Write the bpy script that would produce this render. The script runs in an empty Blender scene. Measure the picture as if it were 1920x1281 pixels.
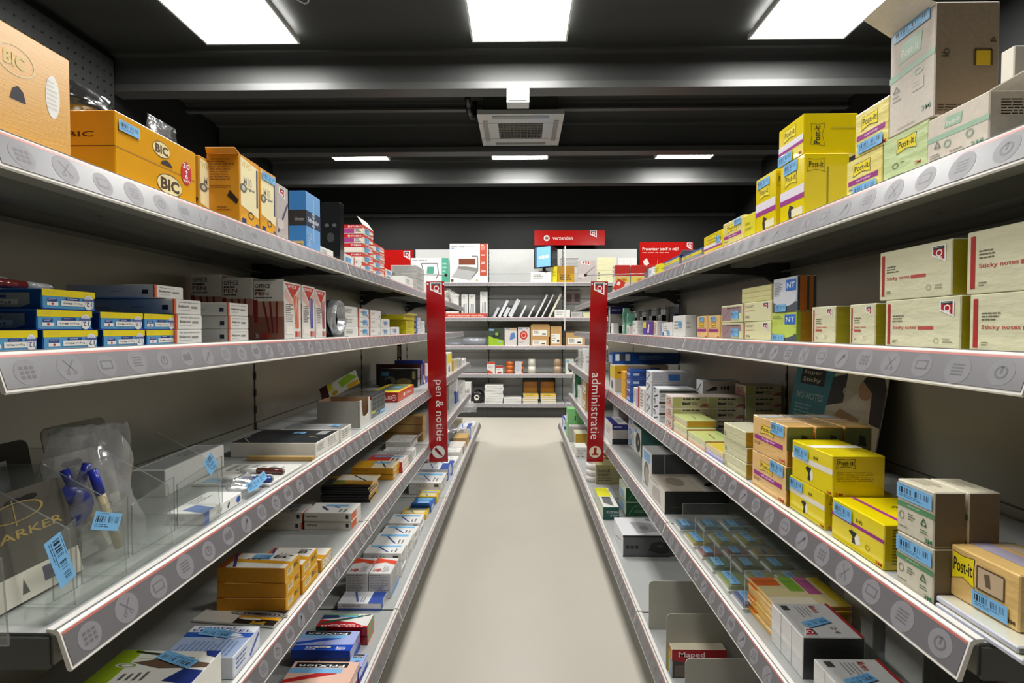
import bpy, bmesh, math, random
from mathutils import Matrix, Vector
R = math.radians
C = bpy.context.scene.collection
SC = bpy.context.scene
random.seed(7)

# ---------------------------------------------------------------- camera
F, CX, CY = 945.0, 960.0, 640.5            # focal length in pixels of a 1920 x 1281 frame
YAW, PITCH, EYE = math.atan(16 / F), math.atan(23.5 / F), 1.0
CAMROT = Matrix.Rotation(YAW, 3, 'Z') @ Matrix.Rotation(math.pi / 2 - PITCH, 3, 'X')
cd = bpy.data.cameras.new('camera')
cd.sensor_fit = 'HORIZONTAL'; cd.sensor_width = 36; cd.lens = 36 * F / 1920
cd.clip_start = 0.02; cd.clip_end = 60
cam = bpy.data.objects.new('camera', cd); C.objects.link(cam)
cam.matrix_world = Matrix.Translation((0, 0, EYE)) @ CAMROT.to_4x4()
SC.camera = cam
# ---------------------------------------------------------------- world, light, exposure
w = bpy.data.worlds.new('world'); SC.world = w; w.use_nodes = True
w.node_tree.nodes['Background'].inputs[0].default_value = (0.5, 0.5, 0.52, 1)
w.node_tree.nodes['Background'].inputs[1].default_value = 0.3
SC.view_settings.view_transform = 'Standard'; SC.view_settings.look = 'None'
SC.view_settings.gamma = 1; SC.view_settings.use_curve_mapping = False
SC.view_settings.exposure = 0.0
LAMP = 36.0                                # radiance of the ceiling panels
try:
    SC.cycles.max_bounces = 8; SC.cycles.transparent_max_bounces = 24
    SC.cycles.diffuse_bounces = 5; SC.cycles.sample_clamp_indirect = 6
    SC.cycles.caustics_reflective = False; SC.cycles.caustics_refractive = False
except Exception: pass

# ---------------------------------------------------------------- pixel sight-lines, used to measure real places on the shelves
def ray(u, v):
    return CAMROT @ Vector(((u - CX) / F, -(v - CY) / F, -1))
def at_x(u, v, X):
    d = ray(u, v); t = X / d.x; return Vector((X, d.y * t, EYE + d.z * t))
def at_y(u, v, Y):
    d = ray(u, v); t = Y / d.y; return Vector((d.x * t, Y, EYE + d.z * t))
def at_z(u, v, Z):
    d = ray(u, v); t = (Z - EYE) / d.z; return Vector((d.x * t, d.y * t, Z))
def z_of(v, p):                            # height of the sight-line of pixel row v over the point p
    q = CAMROT.transposed() @ Vector((p.x, p.y, 0)); a = CAMROT.transposed() @ Vector((0, 0, 1))
    k = -(v - CY) / F                      # (q.y + z a.y) = -k (q.z + z a.z)
    return EYE + (-k * q.z - q.y) / (a.y + k * a.z)

# ---------------------------------------------------------------- materials
def lin(h):
    h = h.lstrip('#'); r = [int(h[i:i + 2], 16) / 255 for i in (0, 2, 4)]
    return tuple(c / 12.92 if c <= .04045 else ((c + .055) / 1.055) ** 2.4 for c in r) + (1,)
MATS = {}
def mat(h, kind='paper'):
    k = (h, kind)
    if k in MATS: return MATS[k]
    m = bpy.data.materials.new(kind + '_' + h.lstrip('#')); m.use_nodes = True; MATS[k] = m
    nt = m.node_tree; P = nt.nodes['Principled BSDF']; c = lin(h)
    def noise(scale, detail=3, stretch=None):
        n = nt.nodes.new('ShaderNodeTexNoise'); n.inputs['Scale'].default_value = scale; n.inputs['Detail'].default_value = detail
        t = nt.nodes.new('ShaderNodeTexCoord')
        if stretch:
            mp = nt.nodes.new('ShaderNodeMapping'); mp.inputs['Scale'].default_value = stretch
            nt.links.new(t.outputs['Object'], mp.inputs[0]); nt.links.new(mp.outputs[0], n.inputs['Vector'])
        else: nt.links.new(t.outputs['Object'], n.inputs['Vector'])
        return n
    def vary(n, amt):
        mx = nt.nodes.new('ShaderNodeMix'); mx.data_type = 'RGBA'
        mx.inputs[6].default_value = tuple(x * (1 - amt) for x in c[:3]) + (1,)
        mx.inputs[7].default_value = tuple(min(1, x * (1 + amt)) for x in c[:3]) + (1,)
        nt.links.new(n.outputs['Fac'], mx.inputs[0]); nt.links.new(mx.outputs[2], P.inputs['Base Color'])
    def bump(n, s, d=.001):
        b = nt.nodes.new('ShaderNodeBump'); b.inputs['Strength'].default_value = s; b.inputs['Distance'].default_value = d
        nt.links.new(n.outputs['Fac'], b.inputs['Height']); nt.links.new(b.outputs[0], P.inputs['Normal'])
    P.inputs['Base Color'].default_value = c
    if kind == 'paper':
        P.inputs['Roughness'].default_value = .42; vary(noise(55), .05)
    elif kind == 'card':
        n = noise(160, 2); P.inputs['Roughness'].default_value = .75; vary(n, .1); bump(n, .25)
    elif kind == 'gloss':
        P.inputs['Roughness'].default_value = .18; P.inputs['Coat Weight'].default_value = .4; n = noise(30); vary(n, .04); bump(n, .15)
    elif kind == 'wrap':                   # paper under shrink film
        P.inputs['Roughness'].default_value = .3; P.inputs['Coat Weight'].default_value = .8; P.inputs['Coat Roughness'].default_value = .12
        n = noise(28, 4, (1, 1, 2.5)); vary(n, .05); bump(n, .5, .004)
    elif kind == 'metal':
        n = noise(9, 4, (1, 30, 1)); P.inputs['Roughness'].default_value = .36; P.inputs['Metallic'].default_value = .55; vary(n, .06)
    elif kind == 'paint':
        n = noise(40, 3); P.inputs['Roughness'].default_value = .45; vary(n, .05)
    elif kind == 'wall':
        n = noise(6, 6); P.inputs['Roughness'].default_value = .6; vary(n, .12); bump(n, .1, .002)
    elif kind == 'rail':
        n = noise(12, 3); P.inputs['Roughness'].default_value = .22; P.inputs['Coat Weight'].default_value = .6; P.inputs['Coat Roughness'].default_value = .1; vary(n, .05)
    elif kind == 'insert':                 # printed strip under a clear holder
        n = noise(12, 3); P.inputs['Roughness'].default_value = .45; P.inputs['Coat Weight'].default_value = 1; P.inputs['Coat Roughness'].default_value = .3; P.inputs['Coat IOR'].default_value = 1.7; vary(n, .05)
    elif kind == 'seal':
        n = noise(25, 3); P.inputs['Roughness'].default_value = .35; P.inputs['Coat Weight'].default_value = 1; P.inputs['Coat Roughness'].default_value = .3; P.inputs['Coat IOR'].default_value = 1.6; vary(n, .04); bump(noise(60, 3, (1, 1, 14)), .25, .001)
    elif kind == 'plastic':
        n = noise(25, 2); P.inputs['Roughness'].default_value = .25; vary(n, .04)
    elif kind == 'floor':
        n = noise(3.5, 8); P.inputs['Roughness'].default_value = .38; vary(n, .05); n2 = noise(350, 2); bump(n2, .08)
    elif kind == 'lamp':
        P.inputs['Emission Color'].default_value = (1, .985, .955, 1); P.inputs['Emission Strength'].default_value = LAMP
    elif kind == 'led':
        P.inputs['Emission Color'].default_value = c; P.inputs['Emission Strength'].default_value = 1.3
    elif kind in ('film', 'acrylic', 'tint'):
        n = noise(30, 4)
        nt.nodes.remove(P); out = nt.nodes['Material Output']
        tr = nt.nodes.new('ShaderNodeBsdfTransparent'); tr.inputs[0].default_value = (.97, .98, .97, 1) if kind != 'tint' else c
        gl = nt.nodes.new('ShaderNodeBsdfGlossy'); gl.inputs['Roughness'].default_value = .08 if kind == 'acrylic' else .16
        df = nt.nodes.new('ShaderNodeBsdfDiffuse'); df.inputs[0].default_value = c
        m1 = nt.nodes.new('ShaderNodeMixShader'); m2 = nt.nodes.new('ShaderNodeMixShader')
        lw = nt.nodes.new('ShaderNodeLayerWeight'); lw.inputs[0].default_value = .25 if kind != 'acrylic' else .12
        mr = nt.nodes.new('ShaderNodeMath'); mr.operation = 'MULTIPLY_ADD'
        mr.inputs[1].default_value = .75 if kind != 'acrylic' else .5; mr.inputs[2].default_value = .07 if kind != 'acrylic' else .02
        nt.links.new(lw.outputs['Facing'], mr.inputs[0]); nt.links.new(mr.outputs[0], m2.inputs[0])
        m1.inputs[0].default_value = {'film': .15, 'acrylic': .05, 'tint': .16}[kind]
        nt.links.new(tr.outputs[0], m1.inputs[1]); nt.links.new(df.outputs[0], m1.inputs[2])
        nt.links.new(m1.outputs[0], m2.inputs[1]); nt.links.new(gl.outputs[0], m2.inputs[2]); nt.links.new(m2.outputs[0], out.inputs[0])
        if kind in ('film', 'tint'):
            b = nt.nodes.new('ShaderNodeBump'); b.inputs['Strength'].default_value = .5; b.inputs['Distance'].default_value = .004
            nt.links.new(n.outputs['Fac'], b.inputs['Height']); nt.links.new(b.outputs[0], gl.inputs['Normal'])
    return m

# ---------------------------------------------------------------- mesh helpers
class MB:
    """collects polygons with a material each and links them as ONE mesh object"""
    def __init__(s): s.v = []; s.f = []; s.m = []; s.mats = []
    def mi(s, m):
        if m not in s.mats: s.mats.append(m)
        return s.mats.index(m)
    def poly(s, pts, m):
        n = len(s.v); s.v += [tuple(p) for p in pts]; s.f.append(tuple(range(n, n + len(pts)))); s.m.append(s.mi(m))
    def geo(s, vs, fs, m):
        n = len(s.v); s.v += [tuple(p) for p in vs]; k = s.mi(m)
        for f in fs: s.f.append(tuple(n + i for i in f)); s.m.append(k)
    def box(s, x0, y0, z0, x1, y1, z1, m):
        v = [(x, y, z) for x in (x0, x1) for y in (y0, y1) for z in (z0, z1)]
        s.geo(v, [(0, 1, 3, 2), (4, 6, 7, 5), (0, 4, 5, 1), (2, 3, 7, 6), (0, 2, 6, 4), (1, 5, 7, 3)], m)
    def extr(s, prof, x0, x1, m):          # profile in (y, z), extruded along x
        n = len(prof); v = [(x0, y, z) for y, z in prof] + [(x1, y, z) for y, z in prof]
        f = [(i, (i + 1) % n, n + (i + 1) % n, n + i) for i in range(n)] + [tuple(range(n))[::-1], tuple(range(n, 2 * n))]
        s.geo(v, f, m)
    def tube(s, a, b, r0, r1, m, n=10, caps=True):
        a, b = Vector(a), Vector(b); d = (b - a).normalized()
        u = d.orthogonal().normalized(); w_ = d.cross(u)
        v = []
        for p, r in ((a, r0), (b, r1)):
            v += [p + (u * math.cos(2 * math.pi * i / n) + w_ * math.sin(2 * math.pi * i / n)) * r for i in range(n)]
        f = [(i, (i + 1) % n, n + (i + 1) % n, n + i) for i in range(n)]
        if caps: f += [tuple(range(n))[::-1], tuple(range(n, 2 * n))]
        s.geo(v, f, m)
    def path(s, pts, r, m, n=8):
        for a, b in zip(pts, pts[1:]): s.tube(a, b, r, r, m, n)
    def ring(s, c, axis, r_in, r_out, h, m, n=28):  # hollow cylinder about an axis, centre of its base c
        ax = Vector(axis).normalized(); u = ax.orthogonal().normalized(); w_ = ax.cross(u); c = Vector(c)
        v = []
        for r, t in ((r_in, 0), (r_out, 0), (r_out, h), (r_in, h)):
            v += [c + ax * t + (u * math.cos(2 * math.pi * i / n) + w_ * math.sin(2 * math.pi * i / n)) * r for i in range(n)]
        f = []
        for k in range(4):
            k2 = (k + 1) % 4
            f += [(k * n + i, k * n + (i + 1) % n, k2 * n + (i + 1) % n, k2 * n + i) for i in range(n)]
        s.geo(v, f, m)
    def mesh(s, name, smooth=False):
        me = bpy.data.meshes.new(name); me.from_pydata(s.v, [], s.f)
        for m in s.mats: me.materials.append(m)
        me.polygons.foreach_set('material_index', s.m)
        if smooth: me.polygons.foreach_set('use_smooth', [True] * len(s.f))
        me.update(); return me
    def build(s, name, parent=None, smooth=False, loc=None, rz=0):
        return link(name, s.mesh(name, smooth), parent, loc, rz)
def link(name, me, parent=None, loc=None, rz=0):
    o = bpy.data.objects.new(name, me); C.objects.link(o)
    if parent: o.parent = parent
    if loc is not None: o.location = loc
    o.rotation_euler = (0, 0, rz); return o
def tag(o, label, cat, group=None):
    o['label'] = label; o['category'] = cat
    if group: o['group'] = group
    return o
def thing(name, label, cat, loc=(0, 0, 0), rz=0, group=None):
    return tag(link(name, None, None, loc, rz), label, cat, group)
def struct(o): o['kind'] = 'structure'; return o

TXT = {}
def text_geo(t, bold=.012):
    if (t, bold) in TXT: return TXT[(t, bold)]
    cu = bpy.data.curves.new('lettering', 'FONT'); cu.body = t; cu.size = 1; cu.resolution_u = 2; cu.offset = bold
    o = bpy.data.objects.new('lettering', cu); C.objects.link(o)
    dg = bpy.context.evaluated_depsgraph_get(); me = o.evaluated_get(dg).to_mesh()
    v = [(p.co.x, p.co.y) for p in me.vertices]; f = [tuple(p.vertices) for p in me.polygons]
    x0 = min(p[0] for p in v); x1 = max(p[0] for p in v); y0 = min(p[1] for p in v); y1 = max(p[1] for p in v)
    v = [((x - x0) / (x1 - x0), (y - y0) / (y1 - y0)) for x, y in v]
    bpy.data.objects.remove(o); bpy.data.curves.remove(cu)
    TXT[(t, bold)] = (v, f); return v, f

class Face:
    """a flat printing surface: origin, u (width), v (height) and outward normal"""
    def __init__(s, o, u, v): s.o, s.u, s.v = Vector(o), Vector(u), Vector(v); s.n = s.u.cross(s.v).normalized()
    def p(s, a, b, k): return s.o + s.u * a + s.v * b + s.n * (.00025 + .00005 * k)
def ellipse(cx, cy, rx, ry, n=20): return [(cx + rx * math.cos(2 * math.pi * i / n), cy + ry * math.sin(2 * math.pi * i / n)) for i in range(n)]
rnd = random.Random(3)
def draw(mb, fc, items, k0=0):
    """prints flat decoration on a face; every item has its own layer"""
    for k, it in enumerate(items):
        k += k0; t = it[0]
        if t == 'r':
            _, a, b, c, d, col = it[:6]; mb.poly([fc.p(a, b, k), fc.p(c, b, k), fc.p(c, d, k), fc.p(a, d, k)], mat(col, it[6] if len(it) > 6 else 'paper'))
        elif t == 'o':
            _, a, b, rx, ry, col = it; mb.poly([fc.p(x, y, k) for x, y in ellipse(a, b, rx, ry)], mat(col))
        elif t == 'ring':
            _, a, b, rx, ry, col, th = it; q = ellipse(a, b, rx, ry); i_ = ellipse(a, b, rx * (1 - th), ry * (1 - th)); n = len(q)
            mb.geo([fc.p(x, y, k) for x, y in q + i_], [(j, (j + 1) % n, n + (j + 1) % n, n + j) for j in range(n)], mat(col))
        elif t == 'p':
            mb.poly([fc.p(x, y, k) for x, y in it[1]], mat(it[2]))
        elif t == 't':
            _, a, b, c, d, col, txt = it[:7]; rot = it[7] if len(it) > 7 else 0; v, f = text_geo(txt, it[8] if len(it) > 8 else .012)
            def q(x, y):
                if rot == 90: x, y = y, 1 - x      # reads downwards
                elif rot == -90: x, y = 1 - y, x   # reads upwards
                elif rot == 180: x, y = 1 - x, 1 - y
                return fc.p(a + (c - a) * x, b + (d - b) * y, k)
            mb.geo([q(x, y) for x, y in v], f, mat(col))
        elif t == 'l':                             # lines of small print
            _, a, b, c, d, col, n = it[:7]; m = mat(col)
            for i in range(n):
                y1 = d - (d - b) * i / n; y0 = y1 - (d - b) / n * .45; x = a
                end = a + (c - a) * rnd.uniform(.6, 1)
                while x < end:
                    x2 = min(end, x + (c - a) * rnd.uniform(.08, .25)); mb.poly([fc.p(x, y0, k), fc.p(x2, y0, k), fc.p(x2, y1, k), fc.p(x, y1, k)], m); x = x2 + (c - a) * .03
        elif t == 'ln':                            # a stroke
            _, pts, wd, col = it; m = mat(col); ul, vl = fc.u.length, fc.v.length
            for (xa, ya), (xb, yb) in zip(pts, pts[1:]):
                dx, dy = (xb - xa) * ul, (yb - ya) * vl; L = math.hypot(dx, dy) or 1; ox, oy = -dy / L * wd / 2 / ul, dx / L * wd / 2 / vl
                mb.poly([fc.p(xa + ox, ya + oy, k), fc.p(xa - ox, ya - oy, k), fc.p(xb - ox, yb - oy, k), fc.p(xb + ox, yb + oy, k)], m)
def qlogo(x, y, w_, h_, red='#b01217', on='#ffffff', dark='#23302c'):
    """shield emblem with a Q"""
    sh = [(x, y + h_), (x, y + h_ * .42), (x + w_, y), (x + w_, y + h_)]; g = .1
    inn = [(x + w_ * g, y + h_ * .95), (x + w_ * g, y + h_ * .48), (x + w_ * (1 - g), y + h_ * .13), (x + w_ * (1 - g), y + h_ * .95)]
    return [('p', sh, on), ('p', inn, red), ('r', x + w_ * g, y + h_ * .78, x + w_ * (1 - g), y + h_ * .95, dark),
            ('l', x + w_ * .18, y + h_ * .82, x + w_ * .85, y + h_ * .9, '#b9c4be', 1), ('t', x + w_ * .3, y + h_ * .24, x + w_ * .78, y + h_ * .76, on, 'Q')]
# ================================================================ the room
ZC = 2.87
M_CEIL, M_BEAM, M_WALL = mat('#2d2e2c', 'wall'), mat('#4a4b4a', 'paint'), mat('#0e100f', 'wall')
XL, XR, YB, YF = -2.78, 2.66, 6.35, -3.2
def slab(name, a, b, m):
    mb = MB(); mb.box(*a, *b, m); return struct(mb.build(name))
slab('floor', (XL, YF, -.1), (XR, YB, 0), mat('#cfc9bb', 'floor'))
slab('ceiling', (XL, YF, ZC), (XR, YB, ZC + .1), M_CEIL)
slab('wall_left', (XL - .1, YF, -.1), (XL, YB, ZC + .1), M_WALL)
slab('wall_right', (XR, YF, -.1), (XR + .1, YB, ZC + .1), M_WALL)
slab('wall_back', (XL - .1, YB, -.1), (XR + .1, YB + .1, ZC + .1), M_WALL)
slab('wall_front', (XL - .1, YF - .1, -.1), (XR + .1, YF, ZC + .1), mat('#8a8984', 'wall'))
mb = MB(); mb.box(XL, YB - .03, 2.4, XR, YB, 2.44, M_BEAM); struct(mb.build('trim_1'))
def joist(y, zb, flange, name, m=M_BEAM):          # rolled steel section across the room
    t, hw = .008, flange / 2; fz = .046 if flange > .1 else .016; mb = MB()
    mb.extr([(y - hw, zb), (y + hw, zb), (y + hw, zb + fz), (y + t, zb + fz), (y + t, ZC - t * 2), (y + hw, ZC - t * 2), (y + hw, ZC),
             (y - hw, ZC), (y - hw, ZC - t * 2), (y - t, ZC - t * 2), (y - t, zb + fz), (y - hw, zb + fz)], XL, XR, m)
    o = mb.build(name); tag(o, BEAMLAB[name], 'beam'); return o
BEAMLAB = {'ceiling_beam': 'dark grey steel ceiling beam nearest the camera, carrying the small white alarm box',
           'ceiling_beam.001': 'dark grey steel ceiling beam behind the far row of light panels',
           'ceiling_beam.002': 'middle dark steel ceiling beam just behind the air conditioner',
           'ceiling_purlin': 'thin dark roof purlin just above the air conditioner'}
joist(3.46, 2.605, .12, 'ceiling_beam'); joist(5.66, 2.605, .12, 'ceiling_beam.001')
joist(4.66, 2.605, .12, 'ceiling_beam.002'); joist(4.2, 2.80, .05, 'ceiling_purlin')
# perforated edge rail high on the left wall
mb = MB(); mb.box(XL, 2.2, 2.45, XL + .05, 3.38, 2.8, mat('#3a3c3b', 'paint'))
fc = Face((XL + .05, 2.2, 2.45), (0, 1.18, 0), (0, 0, .35))
draw(mb, fc, [('o', .03 + i * .045, .12 + j * .19, .005, .017, '#0b0b0b') for i in range(22) for j in range(5)])
o = mb.build('perforated_rail'); tag(o, 'dark perforated steel rail along the wall beside the ceiling beam', 'rail')

# ceiling light panels
def light_panel(x, y, label):
    t = thing('light_panel', label, 'ceiling light', (x, y, 2.80), 0, 'square ceiling light panels'); s = .298
    mb = MB(); m = mat('#e8e8e6', 'paint')
    for a in (-1, 1):
        mb.box(min(a * s, a * (s - .012)), -s, 0, max(a * s, a * (s - .012)), s, .03, m)
        mb.box(-s + .012, min(a * s, a * (s - .012)), 0, s - .012, max(a * s, a * (s - .012)), .03, m)
    mb.build('frame', t)
    mb = MB(); mb.poly([(-s + .012, -s + .012, .006), (-s + .012, s - .012, .006), (s - .012, s - .012, .006), (s - .012, -s + .012, .006)], mat('#ffffff', 'lamp')); mb.build('diffuser', t)
    mb = MB(); mb.box(-.27, -.27, .03, .27, .27, ZC - 2.8, mat('#2a2b2b', 'paint')); mb.build('housing', t)
for y, rw in ((5.11, 'of the far row'), (2.91, 'of the large near row'), (.71, 'of the row above the camera')):
    for x, nm in ((-1.69, 'pen sign side'), (-.008, 'over the aisle'), (1.71, 'administration sign side')):
        light_panel(x, y, 'bright square light panel ' + rw + ', ' + nm)

# air conditioner cassette
t = thing('air_conditioner', 'grey ceiling air conditioner cassette with square slatted intake grille', 'air conditioner', (.0, 4.22, 2.64))
W_, y0, y1 = .335, -.33, .33
mP, mD, mS = mat('#a8a9a6', 'plastic'), mat('#3b3b38', 'paint'), mat('#6f706a', 'plastic')
mb = MB(); mb.box(-.29, y0 + .05, .035, .29, y1 - .05, ZC - 2.64, mat('#33342f', 'paint')); mb.build('housing', t)
mb = MB(); q = .18
for a in ((-W_, y0, -.0, -q, y1), (q, y0, 0, W_, y1)): mb.box(a[0], a[1], 0, a[3], a[4], .035, mP)
mb.box(-q, y0, 0, q, y0 + .17, .035, mP); mb.box(-q, y1 - .16, 0, q, y1, .035, mP); mb.build('panel', t)
for ya, yb, xa, xb in ((y0 + .03, y0 + .075, -.22, .22), (y1 - .07, y1 - .03, -.22, .22), (y0 + .12, y1 - .12, -.3, -.262), (y0 + .12, y1 - .12, .262, .3)):
    mb = MB(); mb.box(xa, ya, -.004, xb, yb, 0, mS); mb.build('air_flap', t)
mb = MB(); mb.box(-q, y0 + .17, .012, q, y1 - .16, .03, mat('#8f8c62', 'paint')); mb.build('filter', t)
for i in range(13):
    x = -q + .012 + i * (2 * q - .024) / 12; mb = MB(); mb.box(x - .004, y0 + .17, -.002, x + .004, y1 - .16, .012, mD); mb.build('grille_slat', t)
for i in range(10):
    y = y0 + .19 + i * .035; mb = MB(); mb.box(-q, y - .0025, .001, q, y + .0025, .008, mD); mb.build('grille_bar', t)
for sx in (-1, 1):
    for y in (y0 + .17, y1 - .16):
        mb = MB(); mb.box(min(sx * q, sx * W_), y - .002, -.001, max(sx * q, sx * W_), y + .002, 0, mD); mb.build('seam', t)
# black conduit next to the cassette, white alarm box on the beam, loose cable
mb = MB(); pts = [(-.38, 3.66, 2.86), (-.385, 3.68, 2.7), (-.385, 3.74, 2.63), (-.38, 3.85, 2.61), (-.37, 4.0, 2.66), (-.365, 4.05, 2.8)]
mb.path(pts, .022, mat('#1b1b1b', 'plastic'), 10); mb.box(-.40, 3.63, 2.8, -.3, 3.7, 2.87, mat('#1b1b1b', 'plastic'))
tag(mb.build('conduit', None, True), 'black flexible conduit hanging beside the air conditioner', 'pipe')
t = thing('alarm_box', 'small white alarm box with a green light under the near ceiling beam', 'alarm box', (-.018, 3.42, 2.605))
mb = MB(); mb.box(-.074, -.05, -.105, .074, .05, -.002, mat('#b9bab6', 'plastic')); mb.box(-.06, -.058, -.095, .06, -.05, -.012, mat('#a9aaa6', 'plastic')); mb.build('casing', t)
mb = MB(); fc = Face((-.06, -.058, -.095), (.12, 0, 0), (0, 0, .083)); draw(mb, fc, [('r', .25, .4, .75, .55, '#46d07a', 'led'), ('p', [(.42, .4), (.58, .4), (.5, .2)], '#2fae5e')]); mb.build('status_light', t)
mb = MB(); pts = [Vector((-1.29 + .19 * i / 12 * 1, 2.75 + .03 * math.sin(i), 2.86 - .09 * math.sin(math.pi * i / 12))) for i in range(13)]
mb.path(pts, .004, mat('#c9c9c4', 'plastic'), 6); tag(mb.build('white_cable', None, True), 'thin white cable looping down from the ceiling beside a near light panel', 'cable')
mb = MB(); pts = [Vector((-.95 + .035 * i / 6, 5.2, 2.83 - .03 * math.sin(math.pi * i / 6))) for i in range(7)]
mb.path(pts, .005, mat('#c9c9c4', 'plastic'), 6); tag(mb.build('ceiling_hook', None, True), 'tiny white hook on the purlin between two far light panels', 'hook')

# ================================================================ shelving
MPL, MPN, MLIP, MDK = mat('#a9aba9', 'paint'), mat('#b3b2a4', 'metal'), mat('#7b7b71', 'paint'), mat('#161616', 'paint')
WHITE_RAIL = mat('#e9e6e0', 'rail')
def board_mesh(L, D):
    mb = MB(); e = .004
    mb.box(e, 0, -.003, L - e, D, 0, MPL); mb.box(e, 0, -.032, L - e, .002, -.003, MLIP)
    mb.box(e, .002, -.032, L - e, .03, -.030, MLIP); mb.box(e, .028, -.030, L - e, .03, -.02, MLIP)
    mb.box(e, .4 * D, -.018, L - e, .6 * D, -.016, MLIP); mb.box(e, .4 * D, -.016, L - e, .4 * D + .002, -.003, MLIP); mb.box(e, .6 * D - .002, -.016, L - e, .6 * D, -.003, MLIP)
    for xe in (0, L - e): mb.box(xe, .002, -.034, xe + e, min(.12, D), -.0032, mat('#3a3a37', 'paint'))
    mb.box(e, D - .002, -.03, L - e, D, -.003, MLIP); mb.box(e, D - .03, -.03, L - e, D - .002, -.028, MLIP)
    fc = Face((0, .4 * D, -.018), (0, .2 * D, 0), (L, 0, 0)); draw(mb, fc, [('o', .5, .1 + .2 * i, .06, .006, '#0c0c0c') for i in range(5)])
    return mb.mesh('shelf_board')
RD, RH = .016, .036                          # rail: how far its foot stands out, how high it is
def rail_mesh(L):
    mb = MB(); e = .0032
    prof = [(.006, .0015), (.006, .004), (-.004, .0035), (-.007, .001), (-RD - .003, -RH), (-RD - .0015, -RH - .002), (-RD + .002, -RH - .001), (-.004, -.003), (-.001, -.0005)]
    mb.extr(prof, e, L - e, WHITE_RAIL)
    mb.box(e, -.0045, .0035, L - e, -.0025, .0043, mat('#8c8a86', 'rail'))
    return mb.mesh('price_rail')
def insert_mesh(L):
    mb = MB(); a, b = Vector((.005, -.0075, .000)), Vector((.005, -RD - .0026, -RH + .003)); v = a - b
    fc = Face(b, (L - .010, 0, 0), v); vl = v.length; ul = L - .010
    it = [('r', 0, 0, 1, 1, '#646265', 'insert'), ('r', 0, .93, 1, 1, '#c96a60', 'insert')]
    n = 20; rr = random.Random(5); c, ic = '#838185', '#69676a'
    kinds = [0, 1, 2, 3, 4, 5, 6]
    def X(d, cx): return cx + 1.25 * d / ul
    def Y(d, cy): return cy + 1.25 * d / vl
    out = []
    for i in range(n):
        cx = (i + .5) / n; cy = .465 + (.02 if i % 2 else -.02); r = rr.choice((.0145, .016, .0138))
        out.append(('o', cx, cy, r / ul, r / vl, c)); k = kinds[(i * 5 + i // 7) % 7]
        def rc(x0, y0, x1, y1): out.append(('r', X(x0, cx), Y(y0, cy), X(x1, cx), Y(y1, cy), ic))
        if k == 0: [rc(-.006 + .0045 * a, -.0055 + .004 * b, -.0028 + .0045 * a, -.0028 + .004 * b) for a in range(3) for b in range(3)]
        elif k == 1: [rc(-.006, -.005 + .003 * b, .006, -.0035 + .003 * b) for b in range(4)]
        elif k == 2: out.append(('ln', [(X(-.005, cx), Y(-.006, cy)), (X(.005, cx), Y(.006, cy))], .003, ic)); out.append(('o', X(.003, cx), Y(.003, cy), .003 / ul, .003 / vl, ic))
        elif k == 3: rc(-.007, -.004, .007, .005); out.append(('r', X(-.0055, cx), Y(-.0025, cy), X(.0055, cx), Y(.0037, cy), c)); rc(-.002, -.002, .001, .003)
        elif k == 4: rc(-.007, -.004, .007, .004); out.append(('o', cx, cy, .003 / ul, .003 / vl, c)); rc(.003, .004, .006, .006)
        elif k == 5:
            for s in (-1, 1): out += [('ln', [(X(-.005 * s, cx), Y(.007, cy)), (X(.003 * s, cx), Y(-.003, cy))], .0016, ic), ('ring', X(.0035 * s, cx), Y(-.005, cy), .0025 / ul, .0025 / vl, ic, .45)]
        else: out += [('ring', cx, cy, .007 / ul, .007 / vl, ic, .3), ('r', X(-.001, cx), Y(-.001, cy), X(.001, cx), Y(.005, cy), ic)]
    draw(mb, fc, it, 0); draw_flat(mb, fc, out, 3)
    return mb.mesh('rail_insert')
def draw_flat(mb, fc, items, k):
    for j, it in enumerate(items): draw(mb, fc, [it], k + (2 if it[0] != 'o' or it[-1] != '#838185' else 0) + (1 if it[-1] == '#838185' and it[0] != 'o' else 0))
def bracket_mesh(D):
    mb = MB(); mb.extr([(.03, -.004), (.03, -.02), (D - .06, -.045), (D - .012, -.075), (D, -.07), (D, -.004)], -.0015, .0015, mat('#3a3a38', 'paint'))
    mb.box(-.004, D - .012, -.06, .004, D - .004, -.05, mat('#d8d8d4', 'metal')); return mb.mesh('bracket')
RAILS, INS = {}, {}
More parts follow.
